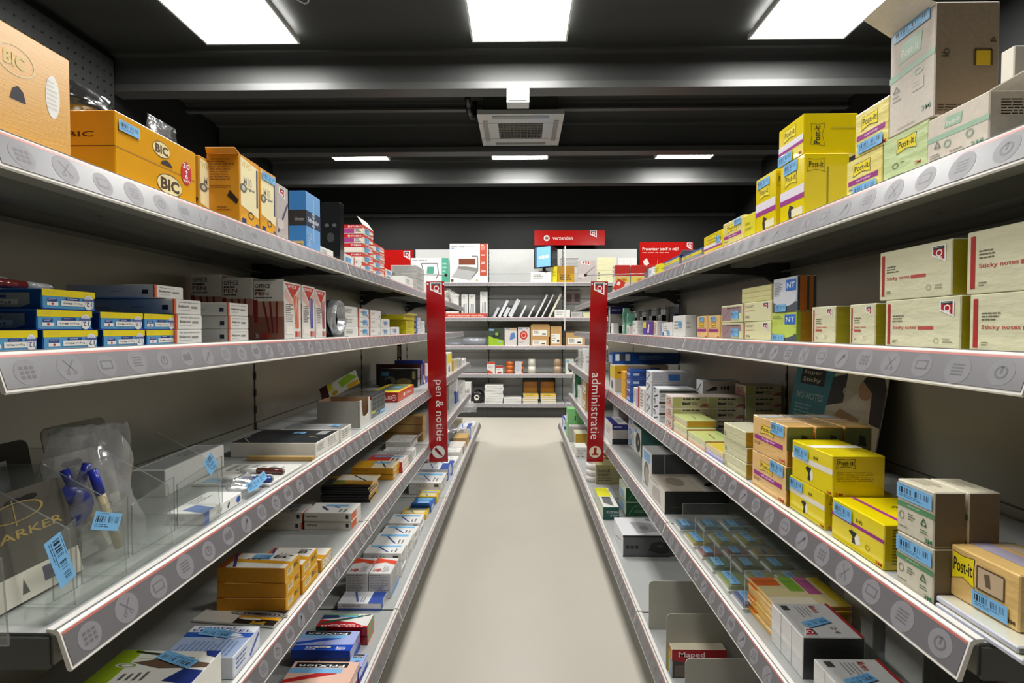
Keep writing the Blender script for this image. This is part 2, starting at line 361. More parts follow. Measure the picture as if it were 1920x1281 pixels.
def gondola(name, label, o, rz, bays, L, shelves, panel_d, top, mp=None):
    """shelves: list of (height, setback of the front edge, in the local frame of the base front edge)"""
    t = thing(name, label, 'shelving', o, rz)
    for b in range(bays):
        x = b * L; mb = MB(); mb.box(x + .004, panel_d, .1, x + L - .004, panel_d + .012, top, mp or MPN)
        for zz in (.32, .72, 1.02, 1.36, 1.66):                  # folded joints of the stacked back sheets
            if zz < top: mb.box(x + .004, panel_d - .0012, zz, x + L - .004, panel_d, zz + .0025, mat('#5f5e58', 'metal'))
        mb.build('back_panel', t)
        mb = MB(); mb.box(x + .002, .03, 0, x + L - .002, .05, shelves[-1][0] - .03, mat('#3d3d3a', 'paint')); mb.build('base_plinth', t)
    for b in range(bays + 1):
        mb = MB(); x = b * L; mb.box(x - .015, panel_d + .012, 0, x + .015, panel_d + .06, top - .01, MDK)
        mb.box(x - .003, panel_d - .001, .1, x + .003, panel_d + .012, top, MDK)
        z = .2
        while z < top - .04: mb.box(x - .0045, panel_d - .003, z, x + .0045, panel_d - .001, z + .022, mat('#050505', 'paint')); z += .05
        mb.build('upright', t)
    for z, s in shelves:
        D = round(panel_d - s - .001, 4); bm_ = board_mesh(L, D); br = bracket_mesh(D)
        if L not in RAILS: RAILS[L] = rail_mesh(L); INS[L] = insert_mesh(L)
        for b in range(bays):
            sb = link('shelf_board', bm_, t, (b * L, s, z)); link('price_rail', RAILS[L], sb); link('rail_insert', INS[L], sb)
            for xx in (.012, L - .012): link('bracket', br, sb, (xx, 0, 0))
    return t
SZ = {1: 1.193, 2: .974, 3: .702, 4: .428, 5: .163}                 # shelf heights
EX = {'L': {1: .517, 2: .517, 3: .458, 4: .458, 5: .370}, 'R': {1: .488, 2: .488, 3: .434, 4: .434, 5: .351}}   # front edges, metres off the aisle line
PX = {'L': .787, 'R': .775}
Y0 = .475
gondola('pen_gondola', 'long grey shelving run with pens on the side of the pen sign', (-EX['L'][5], Y0, 0), R(90), 4, 1.0,
        [(SZ[k], EX['L'][k] - EX['L'][5]) for k in SZ], PX['L'] - EX['L'][5], 1.235)
gondola('office_gondola', 'long grey shelving run with sticky notes on the side of the administration sign', (EX['R'][5], Y0 + 4, 0), R(-90), 4, 1.0,
        [(SZ[k], EX['R'][k] - EX['R'][5]) for k in SZ], PX['R'] - EX['R'][5], 1.235)
WB, WU, WP = 5.66, 5.76, 6.07                                      # rear unit: base front, upper shelf front, panel
WZ = {1: 1.528, 2: 1.128, 3: .805, 4: .483, 5: .157}
WY = {1: WU, 2: WU, 3: WU, 4: WU, 5: WB}
gondola('rear_gondola', 'grey shelving unit across the end of the aisle with shipping goods', (-1.268, WB, 0), 0, 3, .887,
        [(WZ[k], WY[k] - WB) for k in WZ], WP - WB, 1.955, mat('#c9cac8', 'paint'))
# ================================================================ cartons and what is printed on them
def postit(x, y, w_, h_, fill='#f2dc1e', ink='#161616', txt='Post-it'):
    P = [(x + .06 * w_, y + h_), (x + .5 * w_, y + .93 * h_), (x + w_, y + h_), (x + .95 * w_, y + .5 * h_), (x + w_, y), (x + .5 * w_, y + .2 * h_), (x, y), (x + .05 * w_, y + .5 * h_)]
    it = [('p', P, fill)] if fill else []
    return it + [('ln', P + P[:1], .0006, ink), ('t', x + .1 * w_, y + .33 * h_, x + .9 * w_, y + .8 * h_, ink, txt)]
def rot_items(items):                              # same print, turned to read upwards
    out = []
    for it in items:
        if it[0] == 'p': out.append(('p', [(1 - y, x) for x, y in it[1]], it[2]))
        elif it[0] == 'ln': out.append(('ln', [(1 - y, x) for x, y in it[1]], it[2], it[3]))
        elif it[0] == 't': out.append(('t', 1 - it[4], it[1], 1 - it[2], it[3], it[5], it[6], -90))
    return out
def bic(x, y, w_, h_, ink='#4a3216', oval='#e9d9a0'):
    return [('o', x + w_ / 2, y + h_ / 2, w_ * .56, h_ * .8, ink), ('o', x + w_ / 2, y + h_ / 2, w_ * .54, h_ * .72, oval), ('t', x + .1 * w_, y + .05 * h_, x + .92 * w_, y + .95 * h_, ink, 'BIC', 0, .045)]
def eco(x, y, w_, h_, c='#7d8a80'):                # recycling arrows
    return [('ln', [(x + w_ * .5, y + h_), (x + w_, y + h_ * .15), (x, y + h_ * .15), (x + w_ * .5, y + h_)], .0014, c)]
def penpic(x0, y0, x1, y1, c, tip='#222222', wd=.008):
    mx, my = x0 + (x1 - x0) * .8, y0 + (y1 - y0) * .8
    return [('ln', [(x0, y0), (mx, my)], wd, c), ('ln', [(mx, my), (x1, y1)], wd * .45, tip)]
LT = '#8c8c86'
ST = {}
def style(n, c, k='paper', F=(), E=(), T=(), cF=None, cE=None, cT=None): ST[n] = dict(c=c, k=k, F=list(F), E=list(E), T=list(T), cF=cF, cE=cE, cT=cT)
style('bicbig', '#dca02a', 'seal', F=[('o', .84, .56, .06, .2, '#f0efe9'), ('l', .79, .42, .88, .7, '#d8d4c8', 7), ('ring', .55, .72, .15, .13, '#ecd9a8', .08), ('t', .46, .66, .62, .78, '#e8d08e', 'BIC', 0, .04), ('p', [(.5, .38), (.62, .38), (.6, .47), (.56, .51), (.52, .47)], '#1d1a2a')])
style('bic30', '#e0a01f', 'gloss', F=[('r', 0, .485, 1, .5, '#a9731a')] + bic(.42, .68, .2, .16) + bic(.47, .13, .3, .22) + [('p', [(.5, .54), (.66, .54), (.63, .6), (.58, .63), (.53, .6)], '#1d1a1a'), ('o', .85, .56, .075, .2, '#c01a1f'), ('t', .8, .64, .9, .73, '#ffffff', '30'), ('t', .83, .56, .87, .62, '#ffffff', '+'), ('t', .83, .47, .87, .55, '#ffffff', '6'), ('t', .8, .41, .9, .45, '#ffffff', 'GRATIS')],
      E=[('t', .55, .62, .8, .7, '#4a2a10', 'BIC'), ('r', 0, .485, 1, .5, '#6e430f')])
style('m10', '#d8951c', 'paper', F=[('p', [(.05, .3), (.95, .2), (.95, .92), (.05, .97)], '#efe3b4'), ('o', .5, .115, .49, .11, '#e0a21c'), ('t', .08, .84, .6, .93, '#dcbf74', 'VIVO'), ('t', .2, .6, .6, .72, '#b9ad93', 'M10'), ('t', .3, .54, .75, .59, '#3a3f66', 'original'), ('o', .18, .55, .16, .065, '#6a6a64'), ('o', .18, .55, .08, .035, '#c9c4ae'), ('ln', [(.88, .35), (.88, .9)], .0055, '#39405e'), ('ring', .55, .2, .14, .055, '#3b4560', .3), ('r', .1, .06, .3, .13, '#2a356e'), ('o', .86, .08, .08, .035, '#4c5270')],
      E=[('l', .1, .62, .92, .93, '#9a5f10', 9), ('l', .1, .52, .75, .56, '#9a5f10', 2), ('p', [(.62, .42), (.9, .3), (.97, .36), (.7, .5)], '#2a2016'), ('l', .3, .2, .75, .27, '#9a5f10', 2), ('r', .3, .05, .7, .1, '#c08a35')])
style('penphoto', '#b9b0ac', 'paper', F=qlogo(.2, .78, .5, .17) + [('ln', [(.1, .15), (.95, .72)], .006, '#4b4a66'), ('o', .3, .3, .3, .1, '#cfc4bd')])
style('schneider', '#2f6ea8', 'paper', cF='#6fa4d8', F=[('r', 0, .42, 1, .68, '#24384f'), ('t', .12, .5, .88, .58, '#e9eef4', 'Schneider'), ('t', .38, .44, .6, .48, '#e9eef4', 'XB'), ('ring', .5, .63, .12, .045, '#cfe0f0', .25), ('ln', [(.52, .2), (.52, .92)], .002, '#d7e6f6'), ('l', .1, .08, .4, .3, '#b8d2ec', 6)],
      E=[('r', 0, .42, 1, .68, '#231f1e'), ('t', .35, .5, .9, .56, '#8d8a86', 'Schneider'), ('r', .08, .02, .85, .16, '#b7a06a'), ('l', .14, .05, .8, .12, '#6b5830', 1)])
style('blackbox', '#17181a', 'gloss', E=[('o', .3, .62, .12, .03, '#4a4a4a'), ('o', .7, .62, .12, .03, '#4a4a4a'), ('o', .5, .42, .2, .08, '#333')] and [('o', .3, .62, .12, .03, '#4a4a4a'), ('o', .7, .62, .12, .03, '#4a4a4a'), ('o', .5, .42, .2, .08, '#333333')])
style('stabilo', '#e7e0d2', 'paper', E=[('r', 0, .6, 1, 1, '#c2181f'), ('t', .62, .7, .97, .88, '#ffffff', 'STABILO'), ('ring', .55, .79, .04, .12, '#ffffff', .4), ('r', .33, .08, .72, .56, '#a83f86'), ('l', .04, .18, .28, .45, '#5c5a55', 2), ('l', .76, .12, .96, .5, '#5c5a55', 3)], F=[('r', 0, .72, 1, 1, '#d5432b'), ('p', [(.6, .1), (1, .3), (1, .5), (.6, .3)], '#d5432b')])
style('stabilo2', '#e7e0d2', 'paper', E=[('r', 0, .6, 1, 1, '#c2181f'), ('t', .62, .7, .97, .88, '#ffffff', 'STABILO'), ('l', .04, .12, .3, .45, '#5c5a55', 2)], F=[('r', 0, .6, 1, 1, '#d5432b'), ('t', .55, .66, .95, .9, '#ffffff', 'STABILO'), ('p', [(.5, .05), (1, .25), (1, .45), (.5, .25)], '#d5432b')])
style('stabdark', '#55525e', 'paper', cF='#e6e6e4', E=[('t', .4, .5, .95, .85, '#d8d4d0', 'STABILO')])
style('white', '#e6e5e0', 'paper', F=[('l', .12, .3, .6, .75, LT, 3)], E=[('l', .1, .3, .5, .7, '#b5b4ae', 2)], T=[('l', .1, .2, .5, .8, '#b0afaa', 5), ('r', .62, .3, .9, .7, '#d2d2d4')])
style('plain', '#e6e5e2', 'paper', T=[('r', .04, .1, .96, .9, '#a3a4a4'), ('l', .5, .3, .8, .7, '#6a6a6a', 2)])
style('whiteblue', '#e4e6ea', 'paper', F=[('r', 0, 0, .32, 1, '#3f62b0'), ('l', .4, .3, .9, .75, LT, 3)], E=[('r', 0, 0, 1, .3, '#3f62b0'), ('l', .1, .45, .6, .85, '#8a93a8', 2)], T=[('r', 0, 0, 1, .3, '#33509f'), ('ln', [(.1, .55), (.9, .75)], .006, '#4a66b0'), ('l', .1, .38, .5, .5, LT, 2)])
style('whitered', '#e6e5e0', 'paper', F=[('r', 0, 0, .05, 1, '#d0604a'), ('l', .15, .45, .5, .7, LT, 2), ('r', .82, .15, .92, .4, '#8d8b7d')], E=[('r', .96, 0, 1, 1, '#cf6a58')])
style('grey', '#b9b8b4', 'paper', F=[('l', .1, .2, .9, .8, '#8e8d88', 4)], E=[('l', .08, .1, .92, .9, '#8f8e89', 7)], T=[('l', .1, .3, .6, .7, '#8e8d88', 4)])
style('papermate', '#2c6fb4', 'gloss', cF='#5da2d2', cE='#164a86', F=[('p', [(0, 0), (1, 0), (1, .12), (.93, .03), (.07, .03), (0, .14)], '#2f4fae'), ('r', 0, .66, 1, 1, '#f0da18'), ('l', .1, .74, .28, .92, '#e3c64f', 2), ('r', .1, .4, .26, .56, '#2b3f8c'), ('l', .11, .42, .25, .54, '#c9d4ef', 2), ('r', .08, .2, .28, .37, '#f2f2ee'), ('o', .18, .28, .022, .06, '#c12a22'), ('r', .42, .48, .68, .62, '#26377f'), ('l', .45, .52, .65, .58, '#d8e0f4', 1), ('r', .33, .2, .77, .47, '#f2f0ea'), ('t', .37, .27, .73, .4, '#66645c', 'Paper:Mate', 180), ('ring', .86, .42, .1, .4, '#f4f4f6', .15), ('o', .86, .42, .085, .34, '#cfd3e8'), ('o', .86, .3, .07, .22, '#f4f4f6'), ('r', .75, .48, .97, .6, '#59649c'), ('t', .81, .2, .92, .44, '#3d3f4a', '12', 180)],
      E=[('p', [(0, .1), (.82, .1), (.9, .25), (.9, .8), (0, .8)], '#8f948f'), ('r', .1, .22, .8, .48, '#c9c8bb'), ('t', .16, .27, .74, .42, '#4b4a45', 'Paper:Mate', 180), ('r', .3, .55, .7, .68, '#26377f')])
style('ballpoint', '#e7e6e1', 'paper', F=[('r', 0, 0, .07, 1, '#e06a3c'), ('l', .16, .72, .95, .82, LT, 1), ('t', .15, .4, .55, .62, '#6b6a66', 'Ballpoint'), ('r', .6, .42, .84, .56, '#8f8e8b'), ('l', .16, .22, .7, .3, '#b5b4b0', 1)], E=[('r', .86, .28, .93, .6, '#23233f'), ('l', .05, .3, .3, .45, '#9b9a95', 2), ('r', .985, 0, 1, 1, '#e06a3c'), ('l', .5, .4, .68, .5, '#9b9a95', 1)], T=[('l', .1, .1, .6, .8, '#9b9a95', 6)])
def office(cl): return dict(F=[('p', [(.05, .97), (.95, .97), (.5, .72)], '#cc3b2c'), ('p', [(.05, .72), (.5, .58), (.95, .72), (.95, .9), (.5, .66), (.05, .9)], '#e9b9ac'), ('t', .12, .9, .72, .95, '#ffffff', 'OFFICE'), ('l', .08, .3, .55, .62, '#6a6966', 9)] + [('ln', [(.55 + .12 * i, .8 - .02 * i), (.68 + .07 * i, .2)], .005, cl) for i in range(3)] + [('r', .1, .1, .5, .24, '#efe9e2'), ('r', .62, .05, .76, .15, '#c23a2c'), ('r', .8, .05, .94, .15, '#d98a7c')],
      E=[('r', 0, .4, 1, .66, '#b98d7d'), ('r', 0, 0, 1, .4, '#8d5a4a'), ('r', 0, .3, .14, .68, '#8a1f1a'), ('t', .06, .88, .55, .95, '#3a2724', 'OFFICE'), ('l', .06, .8, .6, .86, '#3a2724', 1), ('t', .06, .76, .5, .82, '#6b2a22', 'PEN'), ('l', .06, .69, .6, .73, '#3a2724', 1)] + [('ln', [(.32 + .22 * i, .66), (.52 + .12 * i, .12)], .0045, '#7c1f1c') for i in range(3)] + [('t', .05, .03, .18, .12, '#f0e4df', '36'), ('r', .22, .03, .34, .12, '#c3261f'), ('r', .38, .03, .5, .12, '#c3261f')])
style('office', '#e4e1da', 'paper', **office('#e06a3c')); style('officeb', '#e4e1da', 'paper', **office('#5b5aa8')); style('officec', '#e4e1da', 'paper', **office('#a05060'))
style('yellow', '#ded21c', 'paper', F=[('l', .1, .3, .8, .7, '#b0a212', 2)], E=[('l', .2, .4, .8, .6, '#a99c14', 1)])
style('kraft', '#bd9a5e', 'card', E=[('r', 0, .965, 1, 1, '#6f5630')], F=[('r', 0, .965, 1, 1, '#8a6c3e')]); style('kraftlabel', '#c29a62', 'card', F=[('r', .1, .12, .86, .62, '#efece2'), ('l', .16, .2, .5, .54, '#6a6458', 3), ('r', .6, .2, .8, .32, '#2b2a27')])
style('blacktop', '#e2dfd6', 'paper', cT='#222427', T=[('r', .06, .3, .62, .85, '#2f3338'), ('ln', [(.05, .8), (.3, .95), (.5, .95)], .0015, '#d8d8d8'), ('r', .64, .08, .92, .2, '#9a9a98'), ('ln', [(.4, .1), (.5, .24)], .0015, '#d7c36a')], F=[('l', .05, .3, .4, .8, '#8e8c85', 5), ('l', .5, .2, .95, .85, '#a8a69f', 5)])
style('greytop', '#e2dfd6', 'paper', cT='#7d7f80', T=[('r', .05, .2, .4, .9, '#8f9192'), ('o', .65, .5, .2, .3, '#a5a6a6'), ('o', .65, .5, .13, .2, '#8c8d8d')], F=[('l', .05, .2, .9, .85, '#8e8c85', 4)])
style('redorange', '#c8502a', 'paper', cE='#9c2420', E=[('t', .55, .3, .75, .62, '#f2ddd6', 'LS'), ('ring', .86, .46, .09, .3, '#f2ddd6', .2), ('t', .81, .38, .91, .55, '#f2ddd6', '30')], F=[('t', .45, .35, .85, .62, '#f3e3da', 'STABILO'), ('o', .36, .48, .05, .2, '#f3e3da')], cT='#e9c92e', T=[('r', .2, .1, .95, .8, '#6d7c6c'), ('r', .55, .3, .7, .55, '#6fb2df'), ('p', [(0, 0), (.2, 0), (.1, 1), (0, 1)], '#f0dc2e')])
style('darkwin', '#1f1d1c', 'gloss', E=[('r', .03, .05, .97, .93, '#15191a'), ('o', .3, .35, .14, .25, '#565a48'), ('o', .65, .3, .2, .2, '#6f6338'), ('o', .25, .3, .08, .18, '#0c0c0d'), ('r', .08, .62, .26, .86, '#3d7390'), ('r', .86, .45, .94, .88, '#8a8452')], cT='#b9b7b0')
style('maroon', '#46201f', 'gloss', E=[('r', .0, .8, 1, 1, '#4f2a2a')]); style('maroonhi', '#6e1f24', 'gloss')
style('blueframe', '#2a3fa4', 'gloss', E=[('r', .06, .55, .94, .85, '#e5e6ee'), ('r', .1, .62, .9, .78, '#2b3575')], F=[('r', .1, .1, .9, .4, '#e5e6ee')])
style('slimred', '#a22028', 'gloss', F=[('r', .1, .05, .9, .2, '#f2e8e4')]); style('slimwhite', '#e9e7ea', 'paper', F=[('r', 0, 0, 1, .35, '#3954b4'), ('ln', [(.5, .4), (.5, .95)], .006, '#35479c')], E=[('r', 0, 0, 1, .4, '#3954b4')])
style('pencilbox', '#d99a1b', 'paper', cT='#eee2c2', T=[('r', 0, .55, 1, 1, '#dda41e'), ('ln', [(.1, .2), (.9, .45)], .006, '#3a3a3a'), ('r', .62, .2, .82, .6, '#6fb2df')], E=[('l', .1, .3, .6, .6, '#a36b10', 1)], F=[('r', .1, .2, .45, .8, '#efe7cf'), ('l', .13, .3, .42, .7, '#333333', 2)])
style('redtop', '#b8332a', 'paper', cF='#ece4da', cT='#c93f30', T=[('r', 0, 0, 1, .4, '#f0e6dc'), ('r', .7, .1, .9, .9, '#6fb2df'), ('l', .1, .1, .6, .35, '#8a3a33', 2)])
style('bicorange', '#cf8d17', 'card', cT='#eae6dc', T=[('p', [(.28, 0), (.45, 0), (.62, 1), (.4, 1)], '#e0a21c'), ('r', 0, .88, 1, 1, '#c86a20'), ('ln', [(.05, .75), (.95, .95)], .006, '#4b3d8c'), ('t', .66, .06, .9, .34, '#2a221a', 'Cristal', 180), ('l', .5, .45, .7, .7, '#8a8880', 3)], F=[('r', .12, .3, .5, .75, '#e7d3a0'), ('l', .16, .38, .46, .68, '#5e4a20', 2), ('t', .58, .45, .9, .8, '#3a2a12', 'BIC')], cF='#e0a823')
style('bicyel', '#d59a20', 'card', cT='#eae6dc', T=[('p', [(.1, 0), (.4, 0), (.55, 1), (.2, 1)], '#e0a21c'), ('r', .5, .3, .8, .85, '#b85c22'), ('t', .54, .45, .76, .7, '#f3dca6', '.BIC'), ('ln', [(.0, .6), (.5, .9)], .006, '#8a4a20')], cF='#caa24a', F=[('r', .1, .15, .9, .85, '#e6dcc6'), ('ring', .3, .5, .1, .25, '#4a4a48', .2), ('ring', .55, .5, .1, .25, '#4a4a48', .2), ('ring', .78, .5, .1, .25, '#4a4a48', .2)])
style('energel', '#dfe4ee', 'paper', cT='#a9bbdb', T=[('r', .62, 0, .78, 1, '#2b58b4'), ('r', .78, 0, 1, 1, '#eceff5'), ('l', .05, .08, .56, .9, '#7f97c4', 12), ('o', .7, .45, .06, .3, '#e9edf5'), ('t', .8, .05, .88, .95, '#24439a', 'ENERGEL', 90), ('t', .9, .35, .96, .9, '#24439a', 'Pentel', 90), ('t', .56, .1, .66, .55, '#e9edf5', '07', 90)], F=[('l', .1, .2, .6, .8, '#5a74b4', 3), ('ln', [(.6, .2), (.95, .8)], .006, '#3a5ab0')], E=[('r', .05, .1, .7, .5, '#c6d0e6')])
style('greenleaf', '#eeeee6', 'paper', cT='#e9e8df', T=[('r', 0, .78, 1, 1, '#9ab81e'), ('o', .52, .78, .07, .12, '#eeeee6'), ('o', .66, .7, .05, .09, '#e2e6d4'), ('o', .78, .68, .05, .09, '#e2e6d4'), ('ring', .52, .78, .05, .09, '#7a9a2e', .3), ('p', [(.5, 0), (.62, 0), (.75, .5), (.6, .75), (.45, .45)], '#6d5443'), ('p', [(0, 0), (.4, 0), (.45, .2), (.1, .3)], '#20357d'), ('p', [(.8, 0), (1, 0), (1, .15), (.85, .1)], '#20357d'), ('ln', [(.75, .2), (.95, .85)], .004, '#2b3a24'), ('l', .1, .45, .35, .72, '#6d6d68', 4)])
style('uniball', '#9c1a1f', 'gloss', cT='#eceae6', T=[('p', [(0, 0), (.12, 0), (.12, .1), (.35, .3), (.55, 1), (0, 1)], '#bf2026'), ('t', .02, .1, .12, .9, '#ffffff', 'uni-ball', -90), ('t', .15, .25, .21, .75, '#ffffff', 'eye', -90), ('ln', [(.25, .95), (.85, .2)], .009, '#2f5a45'), ('ln', [(.85, .2), (.95, .06)], .004, '#22392e'), ('r', .88, .3, 1, 1, '#7fb27c'), ('r', .74, .3, .86, .75, '#6fb2df'), ('p', [(.55, 1), (.88, 1), (.88, .7), (.7, .65)], '#31406f')], E=[('r', 0, 0, .2, 1, '#356a3c'), ('l', .3, .3, .9, .6, '#c25a58', 1)], F=[('r', 0, 0, 1, .5, '#d87a4a'), ('r', 0, .5, 1, 1, '#6fae72')], cF='#9fc39a')
def frix(c, pale, dark): return dict(cT=c, T=[('p', [(.3, 0), (1, 0), (1, 1), (.25, 1)], pale), ('p', [(.28, 1), (.4, 1), (.7, .4), (.6, .25)], c), ('r', .62, .2, .78, 1, '#7fb9e6'), ('r', .8, .15, .97, .95, '#141414'), ('t', .81, .2, .9, .9, '#ffffff', 'FriXion', -90), ('o', .17, .5, .07, .18, '#10131c'), ('o', .17, .5, .06, .15, '#e9ecf4'), ('t', .13, .42, .21, .58, '#10131c', '0.7'), ('t', .04, .6, .2, .78, '#e9ecf4', 'BL-FR7'), ('t', .05, .1, .18, .26, '#ffffff', 'PILOT')], E=[('r', 0, .55, 1, 1, c), ('t', .4, .25, .6, .45, pale, 'pilot'), ('l', .1, .15, .3, .3, pale, 1), ('ring', .5, .2, .3, .12, pale, .12)], cE=dark, F=[('r', 0, 0, 1, .4, c)], cF=pale)
style('frixblue', '#1c3fae', 'gloss', **frix('#1f4fc0', '#a9b4e4', '#14246a')); style('frixred', '#b3262a', 'gloss', **frix('#c02a2a', '#ecc2ae', '#7a181a'))
style('greystack', '#c9c8c6', 'paper', cT='#dad9d8', E=[('l', .06, .08, .94, .94, '#8d8b89', 13)], T=[('p', [(.55, 0), (.8, 0), (.98, 1), (.6, 1), (.7, .5)], '#d8492c'), ('o', .2, .62, .1, .12, '#a85a50'), ('l', .1, .15, .5, .45, '#7d7b79', 4), ('t', .12, .72, .3, .9, '#c33a30', 'BIC')], F=[('l', .1, .1, .9, .9, '#8d8b89', 8), ('r', 0, 0, 1, .2, '#7aa6d8')])
style('longwhite', '#e4e3df', 'paper', T=[('ln', [(.1, .35), (.8, .75)], .006, '#36508f'), ('l', .1, .1, .5, .3, '#77767a', 2), ('r', .68, .1, .86, .9, '#79b8e4')], E=[('ring', .5, .5, .06, .2, '#8b8a86', .3), ('ring', .3, .5, .06, .2, '#8b8a86', .3), ('r', .78, .25, .92, .7, '#55534e')], F=[('l', .1, .2, .8, .8, LT, 3)])
style('bluebox', '#2e62b2', 'paper', T=[('r', .1, .2, .6, .8, '#86b7e6'), ('r', .65, .1, .9, .9, '#6aaede')], F=[('r', .1, .2, .5, .8, '#dfe7f2')])
style('yelbox', '#e2bb2a', 'paper', T=[('r', .1, .1, .55, .9, '#f0e5b8'), ('r', .65, .1, .85, .9, '#79b8e4'), ('ln', [(.1, .5), (.5, .7)], .004, '#444444')], F=[('r', .1, .2, .5, .8, '#efe7cf')])
style('pilotflat', '#e8e7e3', 'paper', F=[('r', 0, 0, .12, 1, '#2d56ac'), ('o', .9, .5, .06, .3, '#2d56ac'), ('l', .3, .3, .5, .6, '#7f7e7a', 2), ('ln', [(.6, .3), (.64, .7)], .004, '#2b2b2b')], T=[('p', [(0, 0), (.25, 0), (.35, .6), (.1, .7)], '#6b84b9'), ('l', .4, .6, .9, .9, '#8c8b87', 3)], E=[('l', .1, .35, .6, .65, '#84827c', 3)])
# sticky notes and the office side
PUR = '#9c2a86'
style('piyellow', '#ecd70e', 'gloss', F=[('r', 0, .52, 1, .66, '#e8e2d6'), ('p', [(.42, .12), (.5, .12), (.53, .2), (.47, .3), (.52, .45), (.42, .47), (.36, .4), (.44, .3)], '#1d1d1b'), ('p', [(.5, .12), (.56, .2), (.55, .4), (.52, .45), (.48, .3)], '#efe9d2'), ('t', .88, .04, .98, .11, '#c4352a', '3M'), ('t', .56, .72, .68, .82, '#1d1d1b', 'st-it')], E=postit(.07, .7, .36, .22, None) + [('l', .08, .35, .9, .6, '#b39e10', 5), ('t', .05, .03, .2, .1, '#c4352a', '3M')], T=[('r', .4, 0, .55, 1, '#efece2'), ('t', .62, .6, .8, .9, '#b8a512', 'Post-it', 90)])
style('pipurple', '#ecd70e', 'gloss', F=[('r', 0, .58, 1, .66, PUR), ('p', [(.42, .18), (.5, .18), (.53, .25), (.47, .32), (.52, .45), (.42, .47), (.36, .42), (.44, .32)], '#1d1d1b'), ('p', [(.5, .18), (.6, .25), (.57, .4), (.52, .45), (.48, .32)], '#efe9d2'), ('t', .86, .05, .97, .13, '#c4352a', '3M'), ('t', .5, .72, .62, .82, '#1d1d1b', 't-it'), ('ring', .72, .28, .04, .07, '#a89a14', .3)], E=[('l', .1, .1, .9, .9, '#8f8210', 12)], T=[('r', 0, .25, 1, .31, PUR), ('t', .35, .5, .75, .75, '#6e6210', 'Post-it', 180)])
style('pitop', '#ebd313', 'gloss', F=[('r', 0, .36, 1, .52, '#e6dfe8'), ('r', 0, .3, 1, .38, PUR), ('t', .82, .04, .94, .12, '#c4352a', '3M')] + postit(.22, .58, .5, .3), E=rot_items(postit(.2, .6, .55, .26, None)) + [('r', .5, .62, .98, .66, '#cbb51a')], T=[('l', .2, .2, .8, .8, '#b8a512', 4)])
style('pitop2', '#ebd313', 'gloss', F=[('r', 0, .42, 1, .56, '#e6dfe8'), ('r', 0, .34, 1, .42, PUR), ('p', [(.4, .06), (.5, .04), (.55, .16), (.48, .2), (.6, .25), (.42, .3), (.36, .2)], '#23231f'), ('r', .5, .1, .95, .22, '#e9e1c0'), ('t', .82, .02, .94, .08, '#c4352a', '3M')] + postit(.2, .62, .5, .2), E=postit(.06, .72, .4, .2, None) + [('r', .5, 0, .54, .8, '#a8940f')])
style('piwrap', '#eedf86', 'wrap', F=[('r', .06, .36, .9, .48, PUR), ('t', .3, .385, .7, .45, '#f1dff0', 'super sticky')] + postit(.2, .56, .5, .3) + [('t', .74, .03, .93, .11, '#c4352a', '3M'), ('l', .08, .2, .4, .28, '#77744e', 1)])
style('pigreen', '#cfe0a4', 'wrap', F=postit(.32, .58, .44, .3) + [('ring', .3, .36, .07, .06, '#555f4a', .2), ('l', .42, .36, .56, .4, '#555f4a', 1), ('l', .14, .13, .5, .16, '#3f4a38', 1), ('t', .74, .22, .86, .29, '#c4352a', '3M')])
GRN = '#9fc0a6'
style('pikraft', '#d9cfbf', 'card', F=[('p', [(0, .52), (1, .5), (1, .6), (0, .62)], GRN), ('p', [(.3, .7), (.58, .68), (.6, .88), (.34, .9)], GRN), ('t', .34, .73, .56, .82, '#e6e2d6', 'Post-it'), ('ring', .36, .38, .06, .08, '#8fa596', .3), ('l', .06, .08, .3, .26, '#8d8a80', 4), ('l', .4, .16, .7, .22, '#8d8a80', 1), ('t', .74, .1, .92, .22, '#6fa085', '3M'), ('ring', .72, .4, .06, .08, '#8fa596', .3)] + eco(.14, .36, .1, .13), E=[('l', .1, .55, .5, .85, '#4f4434', 6)])
style('pitall', '#dcd3c6', 'card', cE='#8f7f68', F=[('p', [(0, .52), (1, .56), (1, .615), (0, .58)], GRN), ('p', [(.22, .66), (.7, .68), (.74, .86), (.26, .83)], GRN), ('t', .28, .7, .66, .78, '#e6e2d6', 'Post-it'), ('l', .08, .3, .3, .38, '#b5ada0', 2), ('ring', .66, .49, .1, .03, '#b9c9bb', .3), ('r', .52, .32, .78, .42, '#d1c8ba'), ('l', .55, .34, .75, .4, '#b9b0a2', 2), ('t', .74, .1, .93, .145, '#7fb294', '3M'), ('l', .2, .03, .6, .05, '#b5ada0', 1)] + eco(.1, .4, .14, .06),
      E=[('r', .62, .44, .88, .58, '#d3b228'), ('ln', [(.62, .44), (.62, .58), (.88, .58), (.88, .44)], .003, '#57492f'), ('l', .1, .5, .25, .56, '#4f4434', 2), ('ring', .18, .56, .05, .03, '#4f4434', .3), ('l', .06, .03, .8, .1, '#4f4434', 3)] + eco(.86, .64, .08, .04, '#4f4434'))
style('pirecyc', '#cfc8b4', 'card', cE='#7b6c55', cT='#c4bda6', F=[('p', [(0, .5), (1, .5), (1, .6), (0, .6)], '#5f9468'), ('l', .3, .53, .7, .57, '#b5d0b5', 1), ('ring', .15, .34, .07, .08, '#66705f', .2), ('l', .32, .28, .52, .42, '#66705f', 3), ('l', .06, .1, .4, .14, '#66705f', 1), ('l', .66, .15, .86, .24, '#4f7a58', 2), ('t', .78, .03, .97, .12, '#2f7a48', '3M')] + eco(.68, .3, .14, .15, '#3e6a48'), T=[('l', .1, .2, .7, .8, '#a39c86', 6)])
